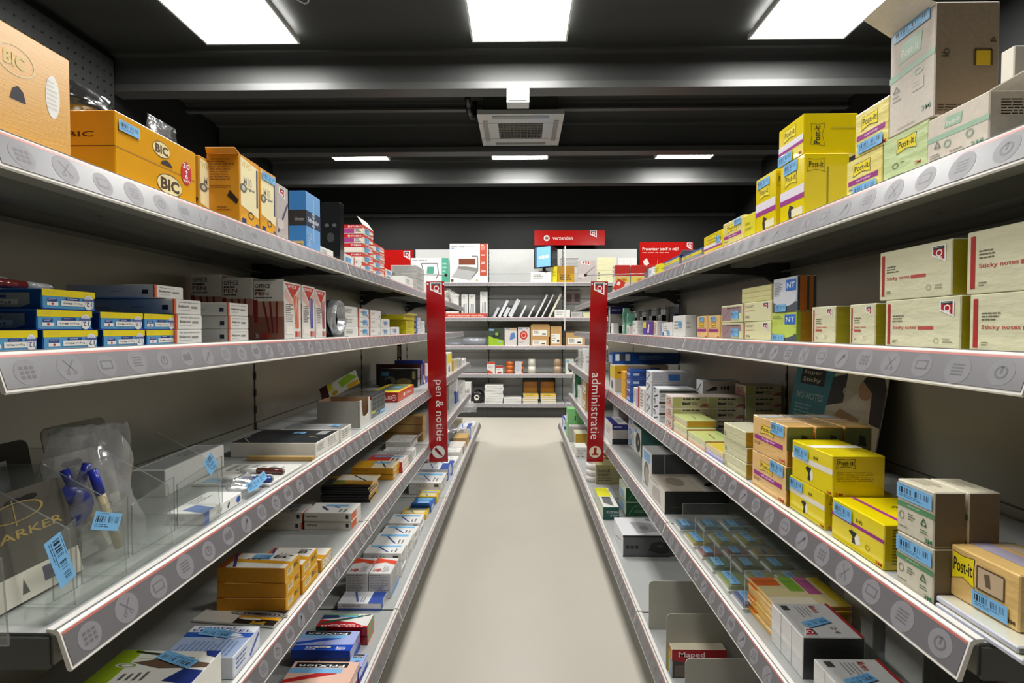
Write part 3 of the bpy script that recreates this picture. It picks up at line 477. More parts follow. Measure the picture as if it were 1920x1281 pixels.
style('qnotes', '#e2e0bd', 'wrap', cE='#c6bb3c', F=[('r', .04, .08, .085, .92, '#b0302b'), ('l', .12, .52, .3, .68, '#6f6d58', 3), ('t', .12, .38, .46, .47, '#c0524a', 'Sticky notes'), ('r', .48, .39, .68, .45, '#c0524a'), ('l', .12, .1, .2, .18, '#7d7b66', 2), ('ring', .72, .18, .03, .055, '#a09e86', .2), ('l', .8, .12, .92, .22, '#a09e86', 2)] + qlogo(.76, .62, .17, .3))
style('qnotes2', '#e2e0bd', 'wrap', cE='#c6bb3c', F=[('r', .07, .08, .13, .92, '#b0302b'), ('l', .2, .52, .52, .68, '#6f6d58', 3), ('t', .2, .42, .66, .48, '#c0524a', 'Sticky notes'), ('r', .2, .35, .46, .4, '#c0524a'), ('l', .2, .14, .34, .2, '#7d7b66', 2), ('ring', .62, .2, .05, .05, '#a09e86', .2)] + qlogo(.66, .72, .22, .22))
style('qcream', '#dfdcae', 'paper', cE='#c2b35a', F=[('r', .02, .05, .06, .95, '#b0564f'), ('l', .1, .5, .6, .58, '#b0564f', 1), ('l', .1, .7, .4, .85, '#8d8a6a', 2), ('l', .1, .15, .3, .3, '#8d8a6a', 2)] + qlogo(.72, .55, .2, .38))
style('qphoto', '#dddaae', 'paper', F=[('r', .04, .1, .95, .9, '#9d8285'), ('p', [(.5, .1), (.95, .1), (.95, .5), (.5, .6)], '#dfe0a8'), ('ln', [(.1, .2), (.35, .6), (.3, .9)], .003, '#8a6a72'), ('l', .3, .72, .9, .85, '#3c3a38', 1)])
style('pads', '#dcd890', 'wrap', F=[('r', 0, .32, 1, .34, '#b3ac62'), ('r', 0, .65, 1, .67, '#b3ac62')])
style('infoblue', '#cfd2da', 'wrap', cE='#3d4d54', F=[('r', 0, 0, 1, .28, '#4d5560'), ('o', .5, .38, .48, .22, '#d4d6de'), ('r', .55, .6, .97, .92, '#2f6ec2'), ('t', .6, .68, .92, .84, '#e6ecf6', 'NT'), ('l', .06, .45, .42, .88, '#7f838c', 9)], E=[('r', .15, 0, .5, 1, '#b8692c'), ('r', .62, 0, .82, 1, '#b8692c')])
style('infolime', '#c6d860', 'wrap', cE='#c08a2a', F=[('r', 0, 0, 1, .28, '#4d5560'), ('o', .5, .38, .48, .22, '#c6d860'), ('r', .55, .6, .97, .92, '#2f6ec2'), ('t', .6, .68, .92, .84, '#e6ecf6', 'NT'), ('l', .06, .76, .42, .88, '#7d8a3a', 2)], E=[('r', 0, 0, .2, 1, '#9db03a'), ('r', .8, 0, 1, 1, '#a4632c')])
style('piorange', '#efc27a', 'wrap', cE='#a8742c', F=[('r', .06, .36, .9, .48, PUR), ('t', .3, .39, .7, .45, '#f1dff0', 'super'), ('t', .8, .05, .96, .13, '#c4352a', '3M'), ('l', .06, .2, .3, .3, '#8a5f2c', 2)] + postit(.25, .56, .4, .26, '#f0cf3a'), E=[('p', [(0, .4), (.9, .3), (.95, .95), (0, .95)], '#6f7a4a'), ('p', [(.5, .55), (.8, .5), (.75, .75), (.55, .8)], '#23201c')], T=[('r', .1, 0, .3, 1, '#a9b0b4'), ('r', .4, 0, .5, 1, '#cfb9a0'), ('r', .62, 0, .7, 1, '#b8a890')])
style('piorange_s', '#efc27a', 'wrap', F=[('r', .06, .3, .92, .42, PUR), ('t', .82, .05, .96, .13, '#c4352a', '3M')] + postit(.25, .48, .45, .2, '#f0cf3a'), E=[('r', .1, .1, .5, .9, '#c98c3f')])
style('stapler', '#d8c9bd', 'paper', cE='#b3a98a', F=[('r', 0, 0, 1, .3, '#d8a99a'), ('ring', .4, .5, .18, .22, '#9c3a36', .35), ('l', .6, .2, .9, .8, '#7d6a60', 3)], E=[('r', .02, .1, .24, .9, '#a8a76a'), ('l', .3, .6, .95, .85, '#3a3a30', 1), ('p', [(.28, .25), (.5, .3), (.52, .5), (.42, .45), (.28, .5)], '#2a2a28'), ('l', .55, .2, .75, .5, '#6b6a5a', 2), ('p', [(.75, .1), (1, .1), (1, .4), (.85, .35)], '#9a5a4a')], cT='#d3c4bc')
style('staplerw', '#d5d6da', 'paper', cE='#c6c5c6', F=[('l', .15, .4, .6, .9, '#5b5d63', 3), ('ln', [(.2, .1), (.8, .35)], .005, '#333333'), ('r', .1, .78, .4, .95, '#4b5b50')], E=[('r', 0, .62, 1, .82, '#3a4138'), ('p', [(.45, .2), (.6, .45), (.9, .5), (.95, .3), (.7, .15)], '#1f2022'), ('l', .05, .2, .35, .5, '#8f9094', 3)], cT='#d8dade')
style('staplerb', '#d3d4d8', 'paper', cE='#aeadb0', F=[('ln', [(.2, .2), (.8, .8)], .006, '#6a6c72'), ('l', .1, .7, .7, .9, '#6a6c72', 2)], E=[('l', .06, .15, .35, .85, '#8d8d91', 6), ('r', .42, .2, .7, .75, '#2d6cae'), ('l', .75, .15, .95, .85, '#8d8d91', 6)])
style('staplerc', '#cfd0d2', 'paper', cE='#bdb9b2', E=[('p', [(.08, .25), (.3, .6), (.4, .55), (.38, .3)], '#26262a'), ('o', .52, .5, .03, .13, '#3a3a3c'), ('o', .6, .5, .03, .13, '#3a3a3c'), ('o', .69, .5, .04, .17, '#2a2a2c'), ('l', .75, .3, .95, .6, '#8d8d8d', 2)], F=[('ln', [(.2, .2), (.8, .8)], .006, '#6a6c72')])
style('blueshelf', '#3158a4', 'gloss', E=[('r', .1, .2, .9, .8, '#223c7a'), ('r', .1, .3, .3, .6, '#a8bad8')], F=[('r', .1, .3, .9, .6, '#a8bce0')])
style('bluelong', '#1b4a92', 'gloss', E=[('r', .04, .3, .1, .9, '#dfe6ee'), ('r', .11, .3, .18, .9, '#3a4048'), ('r', .19, .3, .26, .9, '#c9cdd0'), ('l', .4, .35, .9, .75, '#6f93c8', 3)], F=[('r', .1, .1, .9, .8, '#8fb2dc')])
style('yelwhite', '#e9e6de', 'paper', cE='#b7aea0', F=[('r', 0, .5, 1, .95, '#ecd64a'), ('p', [(.3, .1), (.6, .1), (.5, .4), (.3, .35)], '#3a3f48')], E=[('r', 0, .5, .25, 1, '#d8a428'), ('l', .05, .6, .2, .75, '#2a2a2a', 1), ('o', .75, .8, .12, .12, '#4a4a48')])
style('gapbox', '#d7a02a', 'card', E=[('r', .3, 0, .8, .6, '#2a2418')]); style('violetlabel', '#ddd9c6', 'paper', cF='#dcd7bd', F=[('r', .6, 0, 1, 1, '#b9b2cf'), ('l', .1, .2, .5, .8, '#7a7864', 5)])
style('redside', '#ded7cf', 'paper', F=[('r', .0, 0, .28, 1, '#9c2a2e'), ('l', .4, .1, .9, .9, '#8f8b86', 6)])
style('greendark', '#e1ddd4', 'paper', cE='#c9c5bb')
# lower shelves of the office side
style('perfo', '#e0e2e4', 'paper', cE='#5b5c5e', cT='#d6d7d9', E=[('r', 0, .9, 1, 1, '#2b2b2c'), ('r', 0, 0, 1, .06, '#2b2b2c'), ('o', .1, .45, .045, .09, '#2b2b2d'), ('o', .2, .45, .045, .09, '#2b2b2d'), ('o', .3, .45, .045, .09, '#2b2b2d'), ('p', [(.55, .3), (.62, .65), (.8, .72), (.98, .6), (1, .25), (.85, .12)], '#333335'), ('o', .8, .5, .07, .05, '#5b5c5e')], T=[('p', [(.25, .3), (.35, .75), (.8, .8), (.9, .35)], '#a6a7a9'), ('o', .6, .55, .12, .1, '#8a8b8d'), ('t', .06, .7, .2, .8, '#5c5d60', '850')], F=[('ln', [(.2, .3), (.8, .6)], .004, '#8b8c90')])
style('perfotall', '#e3e3e1', 'paper', cE='#4f5458', cT='#c9c9c6', E=[('r', .2, 0, .215, 1, '#a6aaad')], F=[('r', .2, .72, .9, .95, '#7fb5e2'), ('o', .5, .4, .28, .3, '#6f6b5f'), ('o', .55, .36, .2, .22, '#a8a493'), ('l', .15, .06, .8, .14, '#8b8b88', 2)], T=[('p', [(.2, .3), (.3, .6), (.8, .65), (.85, .4)], '#1e1e20')])
style('perfodark', '#dedad2', 'paper', cE='#2b2a26', cT='#cfcbc2', E=[('l', .1, .25, .3, .32, '#5f5d56', 1)], T=[('r', 0, 0, 1, .6, '#b3aa9a'), ('o', .5, .3, .25, .14, '#8d8273'), ('p', [(.55, .8), (.7, .7), (.78, .75), (.6, .92)], '#26262a')], F=[('p', [(.2, .1), (.8, .2), (.7, .8), (.3, .7)], '#b9b3aa'), ('l', .1, .85, .8, .95, '#77756f', 1)])
style('discbox', '#cfd6dc', 'paper', F=[('o', .5, .55, .3, .3, '#2b5fa8'), ('o', .5, .55, .22, .22, '#a9c4e4'), ('r', 0, 0, 1, .1, '#d39a8a')]); style('greendisc', '#dfe4d6', 'paper', cE='#4f7f78', cT='#5b9a90', F=[('o', .62, .45, .3, .35, '#3a3a38'), ('o', .66, .45, .08, .1, '#b9b4a8'), ('r', .1, .75, .45, .88, '#7fb0e0')])
style('navybox', '#e4e3e0', 'paper', cE='#bdb9b0', E=[('r', 0, .72, 1, 1, '#2d2f7c'), ('l', .1, .78, .8, .9, '#c9cbe6', 1), ('r', 0, 0, 1, .28, '#26282a')], T=[('r', 0, 0, 1, .4, '#3a3c98'), ('r', .2, .5, .7, .95, '#c9ccd2')], F=[('l', .2, .3, .8, .7, '#9b9b98', 3)])
style('greybin', '#a9a3a0', 'card', E=[('r', .2, .2, .8, .55, '#8a8582'), ('l', .25, .25, .75, .5, '#5c5856', 3)])
style('scotch', '#b3ab7a', 'gloss', E=[('t', .06, .62, .5, .8, '#20261c', 'Scotch'), ('l', .06, .15, .7, .55, '#4b4d38', 5), ('p', [(.5, .85), (.6, .95), (.75, .85)], '#e6c23e')], F=[('r', 0, 0, 1, 1, '#d8d4b8')])
style('scotchw', '#dcdad2', 'paper', E=[('t', .15, .62, .85, .76, '#33332f', 'Scotch'), ('l', .15, .3, .8, .5, '#8d8b84', 3), ('r', .15, .08, .3, .18, '#2c2b28'), ('r', .5, .08, .65, .18, '#2c2b28')])
style('holeperf', '#23564f', 'paper', cT='#e3e3dd', cF='#d8dcc4', E=[('t', .2, .5, .95, .7, '#c9d8d2', 'PERFORATOR', 180), ('t', .45, .22, .95, .42, '#c9d8d2', 'HOLE', 180)], T=[('r', 0, 0, .48, .85, '#e3df1c'), ('p', [(.5, .2), (.8, .15), (.95, .7), (.5, .75)], '#6f6f72'), ('p', [(.5, .2), (.53, .2), (.53, .75), (.5, .75)], '#232324'), ('l', .05, .88, .3, .97, '#4d4d4a', 1)])
style('greenbox', '#d8e4cf', 'paper', cE='#2f6a45', E=[('ln', [(.1, .1), (.3, .7), (.8, .95)], .003, '#7fb58a'), ('ln', [(.2, .05), (.45, .6), (.95, .85)], .002, '#5a9a6a'), ('l', .35, .25, .8, .42, '#a9ccb2', 2)], F=[('r', .1, .1, .7, .6, '#8fb6e0'), ('l', .2, .7, .8, .9, '#7d8a7a', 2)])
style('wrapwhite', '#dedddb', 'wrap', cT='#d9d8d6', cE='#4a4a4a', T=[('r', 0, .94, 1, 1, '#a52a2e'), ('t', .08, .6, .3, .72, '#b04a48', 'Markers'), ('l', .1, .3, .45, .55, '#9c9a97', 4), ('t', .7, .6, .9, .7, '#777572', '24'), ('r', .08, .1, .22, .22, '#4a4845')] + qlogo(.75, .06, .2, .25), F=[('r', .32, 0, .335, 1, '#b5b4b2'), ('r', .66, 0, .675, 1, '#b5b4b2')])
style('padsgreen', '#dcd7b0', 'wrap', cE='#b88a1e', cT='#cfe08c', T=[('ln', [(.3, .5), (.8, .42)], .004, '#8a5a5a')], F=[('r', 0, 0, 1, .33, '#e3bfa0'), ('r', 0, .66, 1, 1, '#d8dfa8')])
style('padsmulti', '#c8c2d8', 'wrap', cE='#c9942c', cT='#ead14a', F=[('r', 0, .6, 1, 1, '#e8d8a0'), ('r', 0, 0, 1, .3, '#a9a8d0')])
style('padcream', '#dedbaf', 'wrap', cE='#c09a2c', cT='#e6e4c4', F=[('r', .0, .48, 1, .5, '#b9b58a'), ('l', .05, .1, .16, .4, '#55534a', 3)])
style('polybig', '#e9c27a', 'wrap', F=postit(.02, .35, .36, .55) + [('r', .42, .4, .8, .82, '#c9b090'), ('ln', [(.42, .4), (.42, .82), (.8, .82), (.8, .4), (.42, .4)], .0015, '#5a4534'), ('p', [(.55, .5), (.62, .5), (.6, .75), (.52, .72)], '#6b5a48'), ('t', .85, .08, .95, .16, '#4a3a20', '3M')], T=[('r', 0, .3, 1, .6, '#a39cae'), ('r', 0, .7, 1, .9, '#c8b49c')])
# rear unit
style('fellow', '#e8e8e6', 'paper', F=[('r', .8, .18, .985, 1, '#b8503a'), ('t', .83, .48, .93, .54, '#f5ece8', '20'), ('t', .83, .27, .95, .33, '#f5ece8', '300'), ('l', .83, .82, .95, .97, '#f5ece8', 3), ('l', .83, .66, .95, .72, '#f5ece8', 1), ('t', .03, .9, .2, .95, '#3a3a3a', 'Fellowes'), ('t', .26, .9, .4, .95, '#3a3a3a', 'Pulsar'), ('l', .45, .91, .72, .94, '#8d8d8d', 1), ('r', .04, .86, .12, .89, '#7fb0e0'), ('p', [(.05, .15), (.55, .06), (.72, .28), (.2, .36)], '#b4b4b4'), ('p', [(.2, .36), (.72, .28), (.74, .38), (.24, .44)], '#8a8884'), ('r', .26, .42, .68, .62, '#eeeae0'), ('r', .24, .46, .68, .62, '#7c3f26'), ('ln', [(.58, .68), (.74, .68), (.74, .3), (.58, .12)], .012, '#77777b'), ('r', .03, .02, .1, .09, '#6a4a3e'), ('o', .72, .06, .03, .03, '#c9b47c')])
style('fellow2', '#e9e9e7', 'paper', F=[('r', .82, 0, 1, 1, '#4fa78c'), ('p', [(.3, .3), (.38, .75), (.7, .75), (.72, .3)], '#e9e9e7'), ('ln', [(.36, .3), (.28, .78), (.7, .78), (.74, .35), (.66, .15)], .008, '#3b3b46'), ('p', [(.42, .38), (.44, .65), (.62, .65), (.6, .36)], '#4fa08a'), ('l', .04, .85, .7, .92, '#7d7d7d', 1), ('l', .84, .2, .96, .8, '#a8d6c6', 4)])
style('marker3', '#e9e9e5', 'paper', F=[('r', 0, 0, 1, .17, '#2f45a0')] + [('ln', [(.3 + .22 * i, .2), (.36 + .2 * i, .6)], .005, '#3c4a66') for i in range(3)] + [('l', .25, .78, .75, .92, '#9a9a96', 2)])
style('mousewhite', '#e8e7e3', 'paper', F=[('r', .22, .68, .5, .86, '#2f2f2f'), ('p', [(.2, .08), (.6, .04), (.8, .12), (.3, .2)], '#b0b0ae')])
style('postgreen', '#9cc22a', 'paper', F=[('p', [(0, .55), (1, .3), (1, 1), (0, 1)], '#3a4a38'), ('p', [(.2, .55), (.5, .75), (.85, .7), (.7, .4), (.35, .42)], '#2a2f2a'), ('o', .55, .66, .12, .08, '#8aa84a'), ('r', .05, .84, .35, .94, '#7fb0e0'), ('r', .65, .2, .9, .26, '#8fc0d8')])
style('postblue', '#c0aa86', 'card', F=[('r', .25, .0, 1, .85, '#d8d3cf'), ('r', 0, .0, .3, 1, '#d9d2c8'), ('p', [(.4, .3), (.5, .7), (.8, .75), (.9, .45), (.6, .35)], '#5c7fb4'), ('r', .06, .92, .4, .97, '#6f8bb0')])
style('postred', '#d6d0cc', 'paper', F=[('o', .5, .58, .33, .24, '#c23a28'), ('ring', .5, .58, .2, .14, '#f0d8d0', .2), ('l', .1, .15, .6, .24, '#9a9490', 2), ('r', .06, .9, .4, .96, '#6fa0d0')] + qlogo(.68, .85, .2, .12))
style('duct', '#e4e2dd', 'paper', F=[('r', 0, .82, 1, 1, '#c7482e'), ('p', [(0, 0), (.9, 0), (.5, .25), (0, .35)], '#c7482e'), ('l', .15, .45, .8, .7, '#9a9690', 3)])
style('ducts', '#e4e2dd', 'paper', F=[('p', [(0, .6), (.4, 1), (0, 1)], '#b5302c'), ('r', 0, .75, 1, 1, '#b5302c'), ('p', [(.2, .05), (.8, .05), (.8, .25), (.3, .3)], '#b5302c'), ('l', .2, .45, .8, .6, '#8fb0d0', 2)])
style('oranges', '#d2cfd8', 'paper', F=[('r', .8, 0, 1, 1, '#d06a24'), ('r', .82, .2, .98, .4, '#3a2414'), ('r', .82, .6, .98, .8, '#3a2414'), ('l', .1, .2, .7, .9, '#b7b4bd', 7)])
style('staal', '#d9d8d4', 'paper', F=[('t', .3, .5, .9, .72, '#3a3a3a', 'n Staal'), ('l', .2, .15, .8, .25, '#9c9b97', 1)])
style('envelope', '#e3e2de', 'paper', F=[('l', .1, .6, .9, .85, '#a9a8a4', 2), ('r', .75, .8, .95, .92, '#8fb4d8')])
style('safe', '#c79a22', 'gloss', F=[('r', 0, .55, 1, 1, '#a8791c'), ('l', .1, .1, .9, .5, '#6b4a12', 3), ('t', .1, .15, .8, .45, '#5a3a18', 'VEILIG')])
style('pritt', '#c9302a', 'wrap', F=[('r', .18, .22, .62, .75, '#efe9e4'), ('t', .22, .33, .58, .64, '#1f2a4a', 'Pritt'), ('l', .68, .4, .95, .65, '#f0d6d0', 2)])
style('rapid', '#7c7c82', 'gloss', cT='#2f4f9c', F=[('r', 0, .55, 1, .85, '#e3cf2c'), ('t', .1, .62, .5, .76, '#3c4a7a', 'Rapid'), ('r', 0, .85, 1, 1, '#2f4f9c'), ('l', .4, .15, .9, .4, '#b9b9bd', 3)], E=[('r', 0, .8, 1, 1, '#2f4f9c')])
style('binder', '#7dbd78', 'paper', E=[('r', .42, .6, .5, .76, '#3f7a48'), ('r', .44, .62, .48, .74, '#234a2c')], F=[('r', .2, .5, .8, .8, '#e9ece4')])

# ---------------------------------------------------------------- carton builder
BODY = {}
def chamfer_box(w_, d, h, bv, m):
    k = (round(w_, 4), round(d, 4), round(h, 4), tuple(x.name for x in m))
    if k in BODY: return BODY[k]
    mb = MB(); hx, hy = w_ / 2, d / 2; bv = min(bv, w_ / 4, d / 4, h / 4)
    def V(sx, sy, sz, ax):
        x, y, z = sx * hx, sy * hy, h if sz > 0 else 0
        if ax != 0: x -= sx * bv
        if ax != 1: y -= sy * bv
        if ax != 2: z -= sz * bv
        return (x, y, z)
    S = (-1, 1)
    F_, E_, T_, D_ = m                               # front, ends, top, rest
    mb.poly([V(-1, -1, -1, 1), V(1, -1, -1, 1), V(1, -1, 1, 1), V(-1, -1, 1, 1)], F_)
    mb.poly([V(1, 1, -1, 1), V(-1, 1, -1, 1), V(-1, 1, 1, 1), V(1, 1, 1, 1)], D_)
    mb.poly([V(-1, 1, -1, 0), V(-1, -1, -1, 0), V(-1, -1, 1, 0), V(-1, 1, 1, 0)], E_)
    mb.poly([V(1, -1, -1, 0), V(1, 1, -1, 0), V(1, 1, 1, 0), V(1, -1, 1, 0)], E_)
    mb.poly([V(-1, -1, 1, 2), V(1, -1, 1, 2), V(1, 1, 1, 2), V(-1, 1, 1, 2)], T_)
    mb.poly([V(-1, 1, -1, 2), V(1, 1, -1, 2), V(1, -1, -1, 2), V(-1, -1, -1, 2)], D_)
    for sx in S:
        for sy in S: mb.poly([V(sx, sy, -1, 0), V(sx, sy, 1, 0), V(sx, sy, 1, 1), V(sx, sy, -1, 1)], D_)
        for sz in S: mb.poly([V(sx, -1, sz, 0), V(sx, 1, sz, 0), V(sx, 1, sz, 2), V(sx, -1, sz, 2)], D_)
    for sy in S:
        for sz in S: mb.poly([V(-1, sy, sz, 1), V(1, sy, sz, 1), V(1, sy, sz, 2), V(-1, sy, sz, 2)], D_)
    for sx in S:
        for sy in S:
            for sz in S: mb.poly([V(sx, sy, sz, 0), V(sx, sy, sz, 1), V(sx, sy, sz, 2)], D_)
    me = mb.mesh('carton'); bm = bmesh.new(); bm.from_mesh(me); bmesh.ops.recalc_face_normals(bm, faces=bm.faces); bm.to_mesh(me); bm.free()
    BODY[k] = me; return me
def faces(side, w_, d, h):
    a, b_ = w_ / 2, d / 2
    return {'F': Face((-a, -b_, 0), (w_, 0, 0), (0, 0, h)), 'T': Face((-a, -b_, h), (w_, 0, 0), (0, d, 0)),
            'E': Face((a, -b_, 0), (0, d, 0), (0, 0, h)) if side == 'R' else Face((-a, b_, 0), (0, -d, 0), (0, 0, h))}
STK = {}
def sticker(parent, fc, cx, cy, w_, h_, rot=0, k=24):
    """sky-blue shelf-price sticker with a bar code"""
    key = (round(w_, 3), round(h_, 3))
    if key not in STK:
        mb = MB(); f = Face((-w_ / 2, -h_ / 2, 0), (w_, 0, 0), (0, h_, 0)); rr = random.Random(9)
        it = [('r', 0, 0, 1, 1, '#7cb9e8')]; x = .08
        while x < .9:
            if rr.random() < .82: it.append(('r', x, .42, x + rr.choice((.012, .02, .03)), .8, '#10161c'))
            x += rr.choice((.032, .045, .06))
        bars = it[1:]; it = it[:1]; draw(mb, f, it, 0)
        for b_ in bars: draw(mb, f, [b_], 1)
        draw(mb, f, [('l', .08, .12, .8, .34, '#3a6487', 2)], 1); draw(mb, f, [('l', .08, .86, .6, .94, '#3a6487', 1)], 1)
        STK[key] = mb.mesh('barcode_sticker')
    o = link('barcode_sticker', STK[key], parent)
    u = fc.u.normalized(); v = fc.v.normalized(); n = fc.n; a = R(rot)
    ur, vr = u * math.cos(a) + v * math.sin(a), v * math.cos(a) - u * math.sin(a)
    p = fc.p(cx, cy, k); o.matrix_local = Matrix(((ur.x, vr.x, n.x, p.x), (ur.y, vr.y, n.y, p.y), (ur.z, vr.z, n.z, p.z), (0, 0, 0, 1)))
    return o
PRN = {}
def carton(name, label, side, loc, rz, w_, d, h, sty, cat='box', group=None, st=(), flap=None, bv=.0012):
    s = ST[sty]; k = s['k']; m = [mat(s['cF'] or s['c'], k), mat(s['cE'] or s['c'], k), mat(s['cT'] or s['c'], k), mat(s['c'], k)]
    o = tag(link(name, chamfer_box(w_, d, h, bv, m), None, loc, rz), label, cat, group); fs = faces(side, w_, d, h)
    if s['F'] or s['E'] or s['T']:
        key = (sty, side, round(w_, 4), round(d, 4), round(h, 4))
        if key not in PRN:
            mb = MB()
            for f in 'FET': draw(mb, fs[f], s[f])
            PRN[key] = mb.mesh('printed_design')
        link('printed_design', PRN[key], o)
    for q in st: sticker(o, fs[q[0]], *q[1:])
    if flap:                                       # an open lid flap hinged on the top edge: (edge, length, angle from the wall)
        e, L, ang = flap; mb = MB(); a = R(ang); t = .0012; mf = m[3]
        if e in 'NF':                              # N near end, F front
            if e == 'F': p0, p1, out = Vector((-w_ / 2, -d / 2, h)), Vector((w_ / 2, -d / 2, h)), Vector((0, -1, 0))
            else:
                sx = 1 if side == 'R' else -1; p0, p1, out = Vector((sx * w_ / 2, -d / 2, h)), Vector((sx * w_ / 2, d / 2, h)), Vector((sx, 0, 0))
            up = out * math.sin(a) * L + Vector((0, 0, math.cos(a) * L)); ins = (p1 - p0) * .06
            q = [p0, p1, p1 + up - ins, p0 + up + ins]; nn = (p1 - p0).cross(up).normalized() * t
            mb.geo([x for x in q] + [x + nn for x in q], [(0, 1, 2, 3), (7, 6, 5, 4), (0, 4, 5, 1), (1, 5, 6, 2), (2, 6, 7, 3), (3, 7, 4, 0)], mf)
        mb.build('flap', o)
    return o
class It:
    def __init__(s, o, zt, yy=None): s.o, s.zt, s.yy = o, zt, yy
def frame(side, sh, xn, xf, v, s, zb, yb):
    """front plane of a box and its near and far corner along the shelf"""
    if side == 'W':
        Y = WY[sh] + s; return Vector((0, Y, 0)), at_y(xn, v, Y), at_y(xf, v, Y)
    X = max(abs(at_z(xn, yb, zb).x), EX[side][sh] + .0095) if yb else EX[side][sh] + max(s, .0095)
    X = -X if side == 'L' else X
    return Vector((X, 0, 0)), at_x(xn, v, X), at_x(xf, v, X)
def b(side, sh, xn, xf, yt, d, sty, name, label, s=.008, base=None, yb=None, rot=0, h=None, cat='box', group=None, st=(), flap=None, z=None, like=None):
    zb = base.zt if base else (z if z is not None else SZ[sh] if side != 'W' else WZ[sh])
    fp, pn, pf = frame(side, sh, xn, xf, yt if yt else yb or 640, s, zb, yb)
    if h is None: h = z_of(yt, pn) - zb
    if like: pn.y, pf.y = like.yy
    if h < .004: print('LOW', name, label, h); h = .01
    if side == 'W': w_ = abs(pf.x - pn.x); loc = ((pn.x + pf.x) / 2, fp.y + d / 2, zb + .0004); rz = 0
    else:
        w_ = abs(pf.y - pn.y); sg = -1 if side == 'L' else 1; loc = (fp.x + sg * d / 2, (pn.y + pf.y) / 2, zb + .0004); rz = R(90) if side == 'L' else R(-90)
    o = carton(name, label, side, loc, rz + R(rot), max(.004, w_ - .0012), d, h - .0006, sty, cat, group, st, flap)
    return It(o, zb + h, (pn.y, pf.y))
POS = {1: ['only one'], 2: ['lower one', 'upper one'], 3: ['bottom one', 'middle one', 'topmost one']}
def pos(n): return POS.get(n) or ['bottom one', 'second from the bottom', 'third from the bottom', 'fourth from the bottom', 'fifth from the bottom', 'sixth from the bottom', 'seventh from the bottom'][:n - 1] + ['topmost one']
def stack(side, sh, xn, xf, yt, d, n, sty, name, what, where, s=.008, base=None, yb=None, cat='box', group=None, st=(), jit=.003, rot=0, top_st=None, flap=None, h=None, like=None):
    """n alike boxes on top of each other, every one an object of its own"""
    zb = base.zt if base else SZ[sh] if side != 'W' else WZ[sh]
    fp, pn, pf = frame(side, sh, xn, xf, yt or 640, s, zb, yb); hh = like.hh if like else (h * n if h else z_of(yt, pn) - zb) / n; it = base; out = []
    if like: pn.y, pf.y = like.yy
    sty = sty if isinstance(sty, (list, tuple)) else [sty] * n
    for i in range(n):
        if side == 'W': w_ = abs(pf.x - pn.x); loc = ((pn.x + pf.x) / 2 + rnd.uniform(-jit, jit), fp.y + d / 2, zb + i * hh + .0004); rz = 0
        else:
            w_ = abs(pf.y - pn.y); sg = -1 if side == 'L' else 1; loc = (fp.x + sg * (d / 2 + rnd.uniform(0, jit)), (pn.y + pf.y) / 2 + rnd.uniform(-jit, jit) * .5, zb + i * hh + .0004); rz = R(90) if side == 'L' else R(-90)
        o = carton(name, f'{what}, {pos(n)[i]} of its stack {where}' if n > 1 else f'{what} {where}', side, loc, rz + R(rot + rnd.uniform(-1, 1) * jit * 300), max(.004, w_ - .0012), d, hh - .0006, sty[i], cat, group or what + 's ' + where, (top_st if (i == n - 1 and top_st is not None) else st), flap if i == n - 1 else None)
        out.append(It(o, zb + (i + 1) * hh, (pn.y, pf.y))); out[-1].hh = hh
    return out
# ================================================================ extra print styles
style('whitepen', '#dcd9d0', 'card', cT='#e9e8e4', E=[('r', .88, .3, .94, .75, '#26263f'), ('l', .06, .35, .3, .6, '#6f6d66', 1)], F=[('r', 0, .1, .5, .9, '#d2622e')], T=[('ln', [(.25, .55), (.6, .75)], .008, '#4a3a5a'), ('ln', [(.5, .35), (.65, .5)], .006, '#3b4aa0'), ('r', .62, .2, .8, .7, '#7cb9e8'), ('l', .1, .1, .45, .3, LT, 2)])
style('pouch', '#1c1b1a', 'gloss', cF='#d9a51f', T=[('p', [(.8, 0), (1, 0), (1, 1), (.72, 1)], '#e0ae22'), ('t', .5, .2, .58, .8, '#3f8a78', 'CRAYON', -90), ('r', .62, .2, .72, .8, '#6fb2df')])
style('yelpack', '#c9922a', 'gloss', T=[('p', [(.2, 0), (.8, 0), (.9, 1), (.3, 1)], '#e9e2d0'), ('ln', [(.2, .2), (.9, .7)], .006, '#3a3a30'), ('r', 0, .7, .2, 1, '#5a7a3a')])
style('pencard', '#dddcd6', 'paper', T=[('l', .6, .1, .95, .9, '#a5a39c', 6), ('r', .05, .6, .25, .9, '#6fb2df')])
style('bicsheet', '#e6e3da', 'gloss', T=[('r', 0, 0, 1, .5, '#191817'), ('p', [(.3, 0), (.5, 0), (.55, .5), (.35, .5)], '#dd9d1e'), ('t', .02, .12, .2, .3, '#d8a92c', 'BIC'), ('o', .3, .35, .06, .14, '#efece6')] + [('ring', .62, .3, .03 * i, .06 * i, '#8d8a84', .12) for i in range(2, 7)])
style('gridbox', '#23262b', 'gloss', cT='#4a463c', T=[('r', 0, 0, 1, .3, '#30343a')], F=[('r', .04, .28, .96, .95, '#7d8078')] + [('r', .07 + .3 * i, .32 + .21 * j, .34 + .3 * i, .5 + .21 * j, '#3d4244') for i in range(3) for j in range(3)] + [('r', .0, .2, .25, .3, '#b8c43a'), ('r', .6, .04, .96, .17, '#7cb9e8')], E=[('r', 0, .85, 1, 1, '#a51e22'), ('r', .8, 0, 1, .85, '#dfdcd4')])
G1 = 'on the pen side top shelf'
big = b('L', 1, -140, 128, -48, .13, 'bicbig', 'pen_carton', 'large glossy orange pen carton with silver seal, nearest on the pen side top shelf')
